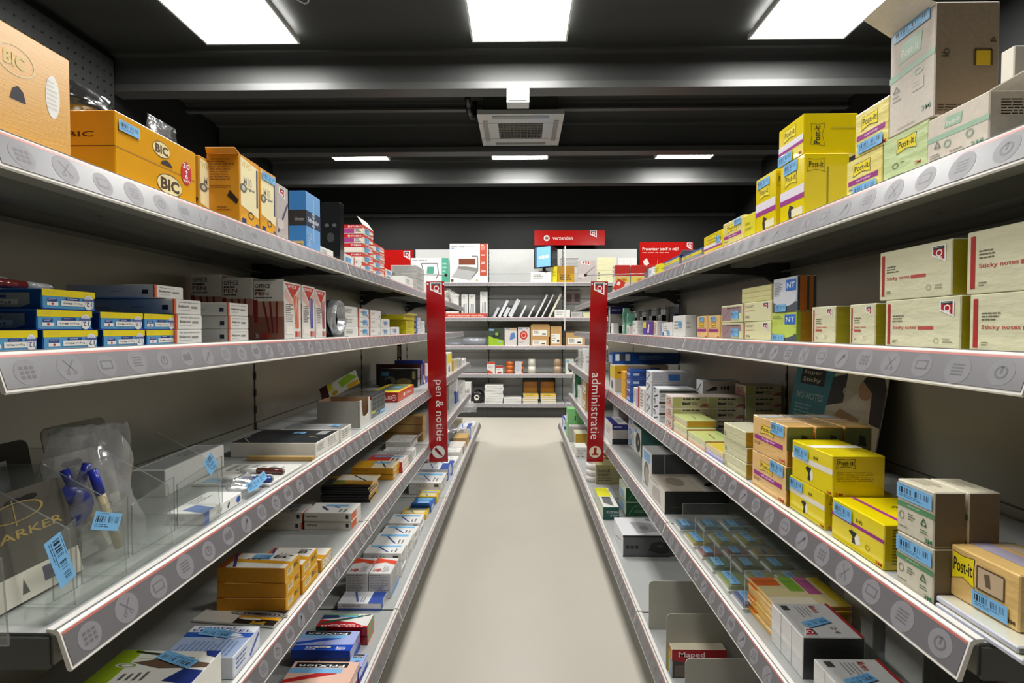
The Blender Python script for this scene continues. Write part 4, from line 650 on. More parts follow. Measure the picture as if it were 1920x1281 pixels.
bic30 = b('L', 1, 214, 366, 205, .14, 'bic30', 'pen_carton', 'orange two-part pen carton with red 30+6 disc beside the large glossy carton', st=[('F', .14, .82, .036, .014)])
b('L', 1, 372, 415, 290, .06, 'm10', 'pen_carton', 'orange pen carton standing behind the cream-fronted one, mostly hidden', s=.068)
b('L', 1, 448, 485, 287, .062, 'm10', 'pen_carton', 'orange pen carton with cream front and dark pen picture, left of its sticker-marked twin', flap=('N', .012, 50))
b('L', 1, 487, 517, 313, .06, 'm10', 'pen_carton', 'orange pen carton with blue sticker over its cream front on the pen side top shelf', st=[('F', .5, .9, .055, .016)])
b('L', 1, 518, 540, 342, .05, 'penphoto', 'pen_carton', 'pale pen carton with pen photo squeezed between orange and blue cartons')
b('L', 1, 573, 600, 357, .043, 'schneider', 'pen_carton', 'tall blue pen carton with dark band on the pen side top shelf')
b('L', 1, 637, 645, 379, .055, 'blackbox', 'box', 'tall glossy black box behind the tall blue carton', s=.01)
b('L', 1, 600, 625, 461, .05, 'white', 'box', 'low white box at the foot of the black box ' + G1, s=.012)
b('L', 1, 645, 663, 474, .05, 'stabdark', 'pen_box', 'single low pen box with dark end in front of the red and white stack', st=[('F', .4, .5, .05, .015)], s=.002)
b('L', 1, 664, 678, 482, .03, 'whitered', 'pen_box', 'tiny white box beside the low dark-ended pen box on the top shelf', s=.002)
stack('L', 1, 680, 700, 421, .1, 5, ['stabilo2', 'stabilo2', 'stabilo2', 'stabilo', 'stabilo'], 'pen_box', 'red and white pen box', 'on the top shelf', st=[('F', .4, .5, .045, .016)], jit=.002, flap=('F', .035, -35))
stack('L', 1, 701, 721, 455, .09, 4, 'stabilo2', 'pen_box', 'red-white box', 'behind the tallest red stack', st=[('F', .35, .45, .05, .014)], jit=.002)
stack('L', 1, 722, 736, 503, .06, 2, 'whitered', 'pen_box', 'small sticker-marked box', 'at the end of the red stacks', st=[('F', .5, .5, .05, .01)], jit=.001)
stack('L', 1, 760, 776, 517, .09, 1, 'white', 'box', 'white flat box', 'in front of the pen sign rod')
stack('L', 1, 781, 795, 497, .13, 4, 'grey', 'box', 'grey-white flat box', 'behind the pen sign rod')
stack('L', 1, 812, 826, 532, .1, 2, 'white', 'box', 'white box', 'hidden behind the pen sign top')
stack('L', 1, 842, 850, 545, .1, 2, 'white', 'box', 'white box', 'at the far end of the top shelf')

# second shelf
T2 = 'on the pen side second shelf'
PM = 'yellow-topped blue pen box'
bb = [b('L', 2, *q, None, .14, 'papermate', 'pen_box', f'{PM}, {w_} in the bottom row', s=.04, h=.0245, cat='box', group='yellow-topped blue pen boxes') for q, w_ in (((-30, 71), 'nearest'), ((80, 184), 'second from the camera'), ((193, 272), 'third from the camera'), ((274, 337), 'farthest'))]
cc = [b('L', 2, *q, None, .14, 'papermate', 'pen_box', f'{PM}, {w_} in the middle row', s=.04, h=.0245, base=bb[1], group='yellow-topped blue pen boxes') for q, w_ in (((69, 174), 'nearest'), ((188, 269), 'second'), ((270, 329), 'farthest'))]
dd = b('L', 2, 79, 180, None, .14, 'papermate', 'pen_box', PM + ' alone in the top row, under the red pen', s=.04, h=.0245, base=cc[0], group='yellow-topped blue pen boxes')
w3 = stack('L', 2, 328, 379, 560, .14, 3, 'ballpoint', 'ballpoint_box', 'white ballpoint box', 'beside the yellow-topped blue boxes', s=.035, jit=.002)
b('L', 2, 289, 344, 533, .14, 'ballpoint', 'ballpoint_box', 'white ballpoint box lying topmost, shifted towards the camera ' + T2, s=.05, base=w3[-1])
stack('L', 2, 430, 468, 567, .12, 3, 'ballpoint', 'ballpoint_box', 'white ballpoint box', 'beside the upright office cartons', s=.035, jit=.003)
o0 = b('L', 2, 532, 564, 527, .07, 'office', 'office_pen_carton', 'upright carton with orange pens on its front and dark pen end', s=.02, flap=('N', .01, -60))
b('L', 2, 509, 545, 527, .07, 'office', 'office_pen_carton', 'upright pen carton directly behind the front orange-pen carton', s=.092, like=o0)
b('L', 2, 486, 525, 527, .07, 'office', 'office_pen_carton', 'upright pen carton deepest against the back panel', s=.164, like=o0)
b('L', 2, 566, 590, 534, .07, 'officeb', 'office_pen_carton', 'upright pen carton with violet pens ' + T2, s=.02)
b('L', 2, 591, 611, 542, .07, 'officec', 'office_pen_carton', 'upright pen carton with dark red pens, last of the upright row', s=.02)
stack('L', 2, 646, 671, 573, .07, 3, 'white', 'refill_box', 'small white box', 'beside the foil-wrapped roll', s=.02)
stack('L', 2, 673, 692, 578, .07, 3, 'whitered', 'refill_box', 'small white box', 'with blue stickers', s=.02, st=[('F', .6, .55, .045, .016)])
stack('L', 2, 694, 714, 581, .07, 3, 'whitered', 'refill_box', 'small plain white box', 'behind the stickered stack', s=.02)
stack('L', 2, 716, 731, 598, .06, 2, 'white', 'refill_box', 'small white box', 'in the pair before the single box', s=.02, st=[('F', .5, .5, .045, .014)])
stack('L', 2, 734, 750, 613, .05, 1, 'white', 'refill_box', 'single small white box', 'in front of the yellow boxes', s=.02, st=[('F', .5, .5, .03, .014)])
y4 = stack('L', 2, 762, 777, 600, .1, 3, 'yellow', 'yellow_box', 'yellow box', 'next to the single white box', s=.025)
b('L', 2, 757, 777, 590, .11, 'yellow', 'yellow_box', 'opened bright yellow box lying on top of the yellow stack', s=.02, base=y4[-1], flap=('F', .02, 70))
stack('L', 2, 780, 789, 595, .08, 3, 'whiteblue', 'refill_box', 'small white and blue box', 'just before the pen sign', s=.02)
stack('L', 2, 790, 797, 602, .08, 2, 'white', 'refill_box', 'tiny white box', 'touching the pen sign edge', s=.02)
b('L', 2, 826, 836, 608, .08, 'bluebox', 'box', 'blue box peeping out behind the pen sign ' + T2, s=.03)
for i in range(7):
    mb = MB(); mb.box(-.003, -.045, 0, .003, .045, .09, mat('#1c1c1e', 'gloss')); mb.box(-.0035, -.02, .02, .0035, .02, .07, mat('#cfcfcb', 'paper'))
    tag(mb.build('wire_binder', None, False, (-.67, 2.22 + i * .035, SZ[2])), 'black spiral binder, ' + ('nearest', 'second', 'third', 'fourth', 'fifth', 'sixth', 'last')[i] + ' of the row before the pen sign', 'binder', 'black spiral binders before the pen sign')

# third shelf
b('L', 3, 382, 454, 963, .058, 'pilotflat', 'pen_box', 'flat white pen box with blue corner beside the clear divider tray', yb=987)
b('L', 3, 300, 426, 883, .06, 'plain', 'pen_box', 'tall white pen box with grey top behind the clear divider tray', yb=934, rot=4)
b('L', 3, 592, 636, 831, .2, 'blacktop', 'drawing_pad_box', 'wide flat box with black top on the pen side third shelf', yb=859, st=[('T', .72, .42, .022, .03)])
b('L', 3, 640, 659, 805, .16, 'greytop', 'drawing_pad_box', 'wide flat box with grey top in front of the grey card tray', yb=832, st=[('T', .55, .2, .02, .026)])
b('L', 3, 586, 591, 857, .15, 'kraft', 'kraft_box', 'thin brown card box lying against the black-topped box', yb=868)
pc = b('L', 3, 505, 567, None, .15, 'pencard', 'pen_card', 'flat white pen card carrying a blue and a brown pen', yb=914, h=.006, cat='card')
g = b('L', 3, 696, 722, 744, .1, 'gridbox', 'crayon_box', 'dark box with grid of pictures behind the grey card tray', yb=786, st=[])
b('L', 3, 746, 776, 736, .12, 'redorange', 'fineliner_box', 'red and orange box with yellow corner lying before the dark window box', yb=755)
b('L', 3, 783, 787.5, 692, .2, 'darkwin', 'crayon_box', 'dark box with a picture window end near the pen sign', yb=727)
b('L', 3, 790, 791.5, 683, .24, 'maroon', 'crayon_box', 'dark maroon box standing behind the picture window box', yb=723)
b('L', 3, 792.3, 794, 676, .15, 'blueframe', 'crayon_box', 'blue box with white frame topping the group before the pen sign', yb=722)
b('L', 3, 795.2, 797.3, 680, .05, 'slimred', 'pencil_pack', 'slim dark red upright pack beside the pen sign', yb=721)
b('L', 3, 798, 802, 683, .05, 'slimwhite', 'pencil_pack', 'slim white and blue upright pack beside the pen sign', yb=719)
b('L', 3, 838, 847, 663, .05, 'yelwhite', 'glue_box', 'upright yellow and white box just beyond the pen sign', yb=704)
b('L', 3, 851, 858, 676, .05, 'padcream', 'roll_box', 'cream box lying beyond the pen sign on the third shelf', yb=697)
b('L', 3, 860, 866, 674, .05, 'grey', 'roll_box', 'grey box beyond the cream box at the gondola end', yb=691)
b('L', 3, 867, 874, 675, .05, 'white', 'roll_box', 'small white box at the very end of the third shelf', yb=686)
# fourth shelf
stack('L', 4, 660, 678, 962, .136, 2, 'whitepen', 'ballpoint_box', 'flat white pen box', 'with ink drawing on top', yb=995)
stack('L', 4, 566, 586, 962, .13, 2, 'whitepen', 'ballpoint_box', 'flat white pen box', 'deeper behind the drawn-on pair', yb=995)
po = stack('L', 4, 694, 711, 910, .16, 7, 'pouch', 'crayon_pouch', 'black and yellow pouch', 'on the fourth shelf', yb=943, jit=.006, cat='pouch')
b('L', 4, 696, 712, None, .13, 'yelpack', 'pencil_pack', 'yellow pencil pack lying on top of the black pouches', base=po[-1], s=.03, h=.008, cat='pack')
stack('L', 4, 738, 751, 878, .16, 2, 'pencilbox', 'pencil_box', 'yellow pencil box', 'beyond the black pouches', yb=901)
stack('L', 4, 755, 767, 867, .15, 2, 'redtop', 'pencil_box', 'red-topped box', 'beyond the yellow pencil boxes', yb=889)
b('L', 4, 767, 773, 853, .14, 'grey', 'pencil_box', 'grey-white box just beyond the red-topped boxes', yb=877)
b('L', 4, 774, 780, 845, .13, 'white', 'pencil_box', 'white box beyond the grey-white box on the fourth shelf', yb=866)
b('L', 4, 770, 783, 829, .12, 'white', 'pencil_box', 'half open white box lying before the brown cardboard stack', yb=845, flap=('F', .03, 60))
stack('L', 4, 793, 799, 781, .2, 3, 'kraft', 'kraft_carton', 'brown cardboard carton', 'beside the pen sign', yb=828)
stack('L', 4, 535, 563, 1066, .14, 3, 'bicorange', 'pen_box', 'orange pen box', 'nearest on the fourth shelf', yb=1152, st=[], top_st=[('T', .72, .5, .04, .018, 90)])
stack('L', 4, 567, 597, 1060, .1, 2, 'bicorange', 'pen_box', 'orange pen box', 'right behind the nearest orange stack', yb=1118)
b('L', 4, 602, 623, 1051, .14, 'bicyel', 'pen_box', 'yellow pen box with printed brown emblem behind the orange stacks', yb=1076)
b('L', 4, 520, 545, None, .17, 'bicsheet', 'pen_card', 'black and white pen card with yellow stripe and curved lines', yb=1188, h=.006, cat='card', rot=-6)
b('L', 4, 437, 489, None, .118, 'energel', 'pen_box', 'pale blue pen box with a strong blue stripe on the fourth shelf', yb=1279, h=.038, st=[('T', .74, .55, .06, .02, 80)])
b('L', 4, 345, 407, None, .155, 'greenleaf', 'pen_box', 'white pen box with green band and pencils picture, nearest on fourth shelf', s=.012, h=.066, st=[('T', .7, .35, .07, .02, 70)])
# bottom shelf
b('L', 5, 640, 670, None, .154, 'frixred', 'pen_box', 'red and peach pen box, nearest on the bottom shelf', s=.012, h=.045)
b('L', 5, 656, 676, 1221, .147, 'frixblue', 'pen_box', 'bright blue pen box with black lettering panel on the bottom shelf', yb=1254)
b('L', 5, 668, 685, None, .035, 'frixblue', 'pen_box', 'pale blue pen box peeping out in front of the bright blue one', s=.008, h=.03)
stack('L', 5, 690, 703, 1177, .137, 2, 'uniball', 'pen_box', 'red pen box with green pen', 'on the bottom shelf', yb=1212)
b('L', 5, 714, 728, None, .13, 'whiteblue', 'pen_box', 'flat white and blue box between red boxes and grey cartons', yb=1146, h=.022)
b('L', 5, 732, 748, 1076, .068, 'greystack', 'pen_carton', 'grey upright carton with red swoosh, the one closer to the aisle', yb=1124)
b('L', 5, 689, 708, 1076, .068, 'greystack', 'pen_carton', 'grey upright carton with red swoosh, the one deeper in the shelf', yb=1124)
stack('L', 5, 753, 762, 1038, .13, 3, 'longwhite', 'pen_box', 'long white pen box', 'behind the grey upright cartons', yb=1083)
stack('L', 5, 764, 776, 1022, .13, 2, 'longwhite', 'pen_box', 'long white pen box', 'second group behind the grey cartons', yb=1056)
stack('L', 5, 778, 786, 1001, .13, 2, 'longwhite', 'pen_box', 'long white pen box', 'third group behind the grey cartons', yb=1029, flap=None)
stack('L', 5, 788, 797, 981, .13, 2, 'longwhite', 'pen_box', 'long white pen box', 'just before the yellow boxes', yb=1004)
b('L', 5, 799, 806, None, .11, 'yelbox', 'lead_box', 'small yellow and white box, nearest of the bright little boxes', yb=975, h=.025)
b('L', 5, 808, 817, None, .09, 'bluebox', 'lead_box', 'small light blue box between two yellow boxes', yb=962, h=.03, flap=('N', .04, 50))
b('L', 5, 819, 825, None, .09, 'yelbox', 'lead_box', 'small yellow box beyond the light blue box', yb=945, h=.035)
stack('L', 5, 828, 838, 905, .165, 2, 'longwhite', 'pen_box', 'wide pale pen box', 'beyond the bright little boxes', yb=928)
stack('L', 5, 840, 846, 880, .15, 2, 'whiteblue', 'pen_box', 'white and blue box', 'under the foot of the pen sign', yb=903)
for i, (xa, xb, yy, hh, sy, lab) in enumerate(((847, 853, 892, .05, 'whiteblue', 'white and blue box just beyond the pen sign foot'), (855, 860, 878, .04, 'white', 'plain white box, first in the far heap'), (862, 866, 865, .06, 'white', 'white box in the far heap, second'),
        (868, 873, 852, .05, 'redside', 'white and dark red box in the far heap'), (875, 880, 838, .06, 'kraft', 'small brown box in the far heap'), (881, 886, 826, .09, 'whiteblue', 'navy and white box in the far heap under the plastic bag'), (888, 893, 814, .05, 'white', 'last white box in the far heap'))):
    b('L', 5, xa, xb, None, .1, sy, 'box', lab + ' on the bottom shelf', yb=yy, h=hh)
stack('L', 4, 842, 852, 712, .1, 3, 'grey', 'box', 'grey box', 'just beyond the pen sign', yb=768)
b('L', 4, 855, 859, 700, .06, 'slimwhite', 'box', 'tall white box with blue picture beyond the pen sign', yb=757)
b('L', 4, 862, 872, 722, .12, 'white', 'box', 'low white box at the end of the fourth shelf', yb=752)

# ---------------------------------------------------------------- pens, bags, trays
def pen(name, a, b_, col, label, r=.0055, cap='#c9c9c6', parent=None):
    a, b_ = Vector(a), Vector(b_); d = b_ - a; t = thing(name, label, 'pen', a) if parent is None else parent
    P_ = lambda k: d * k if parent is None else a + d * k
    mb = MB(); mb.tube(P_(.02), P_(.55), r, r, mat(col, 'gloss')); mb.build('barrel', t, True)
    mb = MB(); mb.tube(P_(.55), P_(.9), r, r * .85, mat(cap, 'gloss')); mb.tube(P_(.9), P_(1), r * .85, r * .25, mat('#bdbdb9', 'metal')); mb.build('tip', t, True)
    mb = MB(); mb.tube(P_(0), P_(.02), r * .6, r * .6, mat('#888888', 'metal')); up = Vector((0, 0, 1)); q = [P_(.03) + up * r, P_(.3) + up * r]
    mb.tube(q[0] + up * .002, q[1] + up * .001, .0015, .0012, mat('#c9c9c6', 'metal')); mb.build('clip', t, True)
    return t
z3 = SZ[3]
p = at_z(408, 900, z3 + .012); q = at_z(512, 898, z3 + .012); pen('ballpoint_pen', q, p, '#27489c', 'blue ballpoint pen lying on the flat white pen card')
p = at_z(442, 881, z3 + .012); q = at_z(533, 884, z3 + .012); pen('ballpoint_pen', q, p, '#5a2a22', 'dark brown ballpoint pen lying on the flat white pen card')
p = at_x(-30, 541, -.62); q = at_x(100, 538, -.62); p.z = q.z = dd.zt + .007; pen('ballpoint_pen', p, q, '#7a2420', 'red and black pen lying on the topmost yellow-topped blue box')

def film_sheet(pts_fn, nu, nv, amp, seed):
    rr = random.Random(seed); ph = [(rr.uniform(3, 14), rr.uniform(3, 14), rr.uniform(0, 6)) for _ in range(6)]
    V = []
    for j in range(nv + 1):
        for i in range(nu + 1):
            u, v = i / nu, j / nv; p = Vector(pts_fn(u, v)); k = sum(math.sin(a * u + b_ * v + c) for a, b_, c in ph) / 6
            k2 = sum(abs(math.sin(a * 1.7 * u - b_ * 1.3 * v + c)) for a, b_, c in ph[:3]) / 3
            V.append(p + Vector((amp * k, amp * k2 * .6, amp * .5 * k2)))
    Fs = [(j * (nu + 1) + i, j * (nu + 1) + i + 1, (j + 1) * (nu + 1) + i + 1, (j + 1) * (nu + 1) + i) for j in range(nv) for i in range(nu)]
    return V, Fs
def bag(name, label, o, w_, h, d, tilt, seed, m=None, rz=0, amp=.01, lean=0):
    """crumpled plastic bag: two film skins meeting at the rim, with a zip strip"""
    m = m or mat('#e8ecee', 'film'); t = thing(name, label, 'bag', o, rz)
    for sgn in (1, -1):
        fn = lambda u, v: ((u - .5) * w_ * (1 - .25 * v * v) + lean * v, sgn * d * math.sin(math.pi * min(1, u)) * math.sin(math.pi * min(1, v * .95 + .05)) * .5 + tilt * v * v, h * v)
        V, Fs = film_sheet(fn, 16, 16, amp, seed + sgn); mb = MB(); mb.geo(V, Fs, m); mb.build('film', t, True)
    V, Fs = film_sheet(lambda u, v: ((u - .5) * w_ * .78 + lean, tilt + .001 * v, h * (.96 + .05 * v)), 16, 2, amp * .6, seed + 1); mb = MB(); mb.geo(V, Fs, mat('#dfe4e6', 'tint')); mb.build('zip_strip', t)
    return t
# dark plastic bags behind the pen cartons on the top shelf
M_DK = mat('#55585a', 'tint')
bag('plastic_bag', 'crumpled dark shiny plastic bag lying on top of the 30+6 pen carton', (-.61, .705, bic30.zt + .004), .12, .05, .03, .0, 11, M_DK, R(90), .007)
bag('plastic_bag', 'clear zip bag sticking up just past the 30+6 pen carton', (-.605, .852, SZ[1] + .004), .085, .152, .02, .0, 21, mat('#8c9092', 'tint'), R(90), .004, .0)
# foil-wrapped roll on the second shelf
t = thing('foil_wrapped_roll', 'black roll wrapped in silvery crinkled film beside the upright pen cartons', 'roll', (-.581, 1.468, SZ[2]))
mb = MB(); mb.ring((-.07, 0, .056), (1, 0, 0), .02, .054, .1, mat('#1a1a1b', 'plastic')); mb.build('roll', t, True)
V, Fs = film_sheet(lambda u, v: (.034 + .02 * math.sin(math.pi * v), .055 * math.cos(2 * math.pi * u) * (.35 + .65 * math.sin(math.pi * (.1 + .4 * v))), .057 + .052 * math.sin(2 * math.pi * u) * (.35 + .65 * math.sin(math.pi * (.1 + .4 * v)))), 24, 8, .006, 33)
mb = MB(); mb.geo(V, Fs, mat('#b9bcbf', 'metal')); mb.build('foil', t)

# clear divider tray with pens at the near end of the third shelf
def quad(mb, pts, th, n, m, me):
    pts = [Vector(p) for p in pts]; n = Vector(n) * th; k = len(pts); v = pts + [p + n for p in pts]
    mb.geo(v, [tuple(range(k)), tuple(range(k, 2 * k))[::-1]], m); mb.geo(v, [(i, (i + 1) % k, k + (i + 1) % k, k + i) for i in range(k)], me)
MA, ME = mat('#e3e8e6', 'acrylic'), mat('#aeb5b2', 'acrylic')
DV = [at_z(*q, z3 + .002) for q in ((40, 1215), (124, 1137), (231, 1077), (309, 1023), (367, 967))]
t = thing('divider_tray', 'clear acrylic divider tray with pen packs at the near end of the third shelf', 'tray', (0, 0, 0)); xa, xb = -.475, -.70
mb = MB(); quad(mb, [(xa, .49, z3 + .001), (xb, .49, z3 + .001), (xb, DV[-1].y, z3 + .001), (xa, DV[-1].y, z3 + .001)], .002, (0, 0, 1), MA, ME); mb.build('tray_base', t)
mb = MB(); quad(mb, [(xa, .49, z3 + .003), (xa, DV[-1].y, z3 + .003), (xa, DV[-1].y, z3 + .022), (xa, .49, z3 + .022)], .002, (1, 0, 0), MA, ME); mb.build('front_lip', t)
for p in DV:
    mb = MB(); quad(mb, [(xa - .001, p.y, z3 + .003), (xa - .006, p.y, z3 + .085), (xa - .10, p.y, z3 + .135), (xb, p.y, z3 + .135), (xb, p.y, z3 + .003)], .0022, (0, 1, 0), MA, mat('#c3cbc8', 'tint')); mb.build('divider', t)
ys = [.49] + [p.y for p in DV[1:]]
for k in range(4):                                   # clear front panels between the dividers, price stickers on them
    y0_, y1_ = ys[k] + .003, ys[k + 1] - .003; mb = MB()
    quad(mb, [(xa + .004, y0_, z3 + .024), (xa + .004, y1_, z3 + .024), (xa + .004, y1_, z3 + .098), (xa + .004, y0_, z3 + .085)], .0018, (1, 0, 0), MA, mat('#c3cbc8', 'tint')); mb.build('front_panel', t)
    if k != 2: sticker(t, Face((xa + .0062, y0_, z3 + .024), (0, y1_ - y0_, 0), (0, 0, .07)), (.25, .5, .5, .7)[k], (.55, .8, .6, 1.0)[k], (.056, .04, .04, .03)[k], (.019, .019, .02, .022)[k], (-72, -24, 0, -55)[k], 1)
def blister(name, label, o, rx, rz, w_, h, col, pen_col, foot=True):
    t = thing(name, label, 'blister pack', o, rz); t.rotation_euler = (rx, 0, rz); mb = MB(); m = mat(col, 'card')
    hx = w_ / 2; n = 8; out = [(-hx, 0), (hx, 0), (hx, h - .01)] + [(hx - .01 + .01 * math.cos(a), h - .01 + .01 * math.sin(a)) for a in (R(30), R(60), R(90))] + [(-hx + .01 + .01 * math.cos(a), h - .01 + .01 * math.sin(a)) for a in (R(90), R(120), R(150))] + [(-hx, h - .01)]
    mb.geo([(x, 0, z) for x, z in out] + [(x, .0012, z) for x, z in out], [tuple(range(len(out))), tuple(range(len(out), 2 * len(out)))[::-1]] + [(i, (i + 1) % len(out), len(out) + (i + 1) % len(out), len(out) + i) for i in range(len(out))], m)
    mb.build('backing_card', t)
    mb = MB(); f = Face((-hx, 0, 0), (w_, 0, 0), (0, 0, h)); draw(mb, f, [('o', .42, .9, .1, .03, '#0d0d0d'), ('o', .58, .9, .1, .03, '#0d0d0d')] + ([('r', .0, 0, 1, .2, '#d8d2c4'), ('p', [(.2, .06), (.3, .06), (.25, .15)], '#3a3a38'), ('r', .5, .06, .68, .16, '#3c3a68')] if foot else [('t', .1, .56, .9, .64, '#b59b58', 'PARKER'), ('ring', .42, .8, .3, .09, '#b59b58', .1), ('ln', [(.4, .68), (.4, .92)], .0012, '#b59b58'), ('r', 0, 0, 1, .26, '#d8d2c4'), ('r', .55, .08, .75, .22, '#4a4860'), ('p', [(.3, .06), (.38, .06), (.34, .2)], '#3a3a38')])); mb.build('printed_design', t)
    if pen_col:
        pen('pen', (0, -.008, h * .82), (0, -.008, h * .12), pen_col, '', .005, '#b79a5a', t)
        mb = MB(); mb.box(-.014, -.016, h * .1, .014, -.001, h * .86, mat('#e8ecee', 'film')); mb.build('clear_dome', t)
    return t
blister('pen_blister', 'dark pen blister card with gold emblem, nearest in the clear divider tray', (-.535, .548, z3 + .004), R(-12), R(90), .105, .118, '#57534a', None, False)
blister('pen_blister', 'grey pen blister card with blue and gold pen in the divider tray', (-.56, .648, z3 + .004), R(-14), R(90), .085, .135, '#8a877e', '#25326e')
blister('pen_blister', 'dark blister card deepest in the divider tray behind the gold emblem card', (-.635, .60, z3 + .004), R(-10), R(90), .12, .15, '#4a4945', '#2d2f36')
blister('pen_blister', 'black and grey pen blister card beside the crumpled zip bag', (-.65, .75, z3 + .004), R(-10), R(90), .11, .155, '#8d8b86', '#3a3a38')
bg = bag('pen_bag', 'crumpled clear zip bag with blue pens in the divider tray', (-.545, DV[2].y + .028, z3 + .004), .10, .165, .045, .02, 5, mat('#ffffff', 'tint'), R(38), .012, .0)
for i, (a, b_) in enumerate((((-.03, 0, .02), (.0, .0, .125)), ((.015, .006, .01), (-.022, .0, .12)), ((.03, -.005, .012), (.005, -.01, .118)))):
    mb = MB(); mb.tube(a, Vector(a).lerp(Vector(b_), .7), .005, .005, mat('#c9b98c', 'plastic')); mb.tube(Vector(a).lerp(Vector(b_), .7), b_, .0055, .005, mat('#2434a4', 'plastic')); mb.build('bagged_pen', bg, True)
mb = MB(); mb.ring((-.02, -.012, .075), (0, 1, 0), .006, .026, .014, mat('#23309c', 'plastic'), 16); mb.build('pen_holder', bg, True)
t = bag('pen_bag', 'small clear pouch with curled blue labels beside the flat white pen box', tuple(at_z(455, 925, z3 + .002)), .075, .03, .05, .0, 8, None, R(90), .006)
sticker(t, Face((-.03, -.028, .002), (.05, 0, 0), (0, .01, .03)), .5, .5, .045, .016, 0, 2); sticker(t, Face((-.005, -.026, .004), (.05, 0, 0), (0, .01, .03)), .5, .5, .045, .016, 8, 3)
# open grey card tray with cut-out front
pn = at_z(674, 803, z3); X = pn.x; D_ = .128; hh = .08; pf = at_x(694, 780, X); L = pf.y - pn.y; th = .002
t = thing('card_tray', 'empty grey cardboard display tray with notched front', 'box', (X, pn.y, z3 + .0004)); mo, mi_ = mat('#8d8a82', 'card'), mat('#8e6f50', 'card')
def slab2(nm, x0, y0, z0, x1, y1, z1, m=mo):
    mb = MB(); mb.box(x0, y0, z0, x1, y1, z1, m); mb.build(nm, t)
slab2('near_wall', -D_, 0, 0, 0, th, hh); slab2('far_wall', -D_, L - th, 0, 0, L, hh, mi_); slab2('back_wall', -D_, th, 0, -D_ + th, L - th, hh, mi_); slab2('tray_bottom', -D_ + th, th, 0, -th, L - th, th, mi_)
mb = MB(); out = [(0, 0), (L, 0), (L, hh)] + [(L * .85, hh)] + [(L * .85 - L * .35 * (1 - math.cos(a)), hh * .32 + hh * .1 * (1 - math.sin(a))) for a in [R(x) for x in (0, 30, 60, 90)]] + [(L * .3, hh * .4), (L * .22, hh * .75), (L * .2, hh), (0, hh)]
mb.geo([(0, y, z) for y, z in out] + [(-th, y, z) for y, z in out], [tuple(range(len(out))), tuple(range(len(out), 2 * len(out)))[::-1]] + [(i, (i + 1) % len(out), len(out) + (i + 1) % len(out), len(out) + i) for i in range(len(out))], mat('#cfccc4', 'card')); mb.build('notched_front', t)
# leaflet leaning over the box of crayons
c = at_x(640, 722, -.60); t = thing('leaflet', 'white and green leaflet card tilted over the crayon box', 'card', (-.60, c.y, c.z)); t.rotation_euler = (R(50), R(-28), R(6))
mb = MB(); mb.box(-.075, -.03, -.0006, .06, .03, .0006, mat('#e6e4d6')); mb.build('card', t)
mb = MB(); f = Face((-.075, -.03, .0006), (.135, 0, 0), (0, .06, 0)); draw(mb, f, [('r', 0, .0, .2, 1, '#4c2626'), ('r', .2, .45, .34, 1, '#d6d23a'), ('p', [(.55, .3), (1, .5), (.8, 1), (.5, .8)], '#9cc83a'), ('r', .7, 0, 1, .3, '#e8b52a'), ('o', .35, .2, .08, .16, '#c9a93a')]); mb.build('printed_design', t)
# heap bag at the far end
bag('plastic_bag', 'white crumpled plastic bag on the heap at the far end of the bottom shelf', (-.46, 4.36, SZ[5] + .10), .16, .09, .04, .03, 41, mat('#ffffff', 'tint'), R(20), .03)
bag('plastic_bag', 'white crumpled plastic bag on the bottom shelf just beyond the pen sign', (-.50, 3.62, SZ[5] + .075), .16, .05, .03, .06, 43, mat('#ffffff', 'tint'), R(40), .022)
HEAP = ['pale pink', 'white', 'cream', 'white and blue', 'light grey', 'pinkish white', 'bluish white', 'off-white', 'grey-white', 'pale beige', 'snow white', 'faded lilac']
HCOL = ['#e3cfc6', '#ecebe7', '#e3dcc4', '#c9d4ea', '#cfcfcc', '#e6dbd6', '#dbe2ea', '#e2ded2', '#d6d6d4', '#d8c9ac', '#f0f0ee', '#d3cbdc']
for i in range(12):
    k = 'heap%d' % i; style(k, HCOL[i], 'paper', F=[('l', .1, .3, .7, .7, '#9c9a96', 2)], T=[('r', .55, .15, .92, .85, ['#8fbfe6', '#c9a08c', '#3f58b0'][i % 3]), ('l', .08, .2, .45, .8, '#a5a39e', 3)])
    carton('small_pack', HEAP[i] + ' little pack in the far heap on the pen side bottom shelf', 'L', (-.535 - .05 * (i % 3) * .5, 3.12 + i * .112, SZ[5] + .0006 + (.0 if i % 3 else .0)), R(90 + rnd.uniform(-14, 14)), .075, .09 + .02 * (i % 2), .035 + .02 * ((i * 7) % 4), k, 'pack', 'little packs heaped at the far end')
# hanging black clip strip beyond
mb = MB(); mb.box(-.012, -.004, -.17, .012, .0, 0, mat('#22221f', 'plastic')); mb.box(-.008, -.006, -.09, .008, -.004, -.03, mat('#b7a98c', 'plastic')); mb.tube((0, -.003, -.1), (0, -.02, -.12), .004, .004, mat('#d8d8d4', 'plastic'))
tag(mb.build('clip_strip', None, False, (-.70, 2.9, .93)), 'black clip strip hanging on the back panel above the pen sign side third shelf', 'strip')

# white sheets fanned out at the far end of the top shelf
for i in range(5):
    mb = MB(); mb.box(-.05, -.03, 0, .05, .03, .002, mat('#e9e8e4'))
    o = mb.build('white_sheet', None, False, (-.52 + .006 * i, 3.7 + .012 * i, SZ[1] + .055 + .006 * i)); o.rotation_euler = (0, R(18 + 3 * i), 0)
    tag(o, 'white card sheet fanned out at the far end of the top shelf, ' + ('lowest', 'second lowest', 'middle', 'second highest', 'highest')[i] + ' one', 'sheet', 'white sheets fanned out on the top shelf')

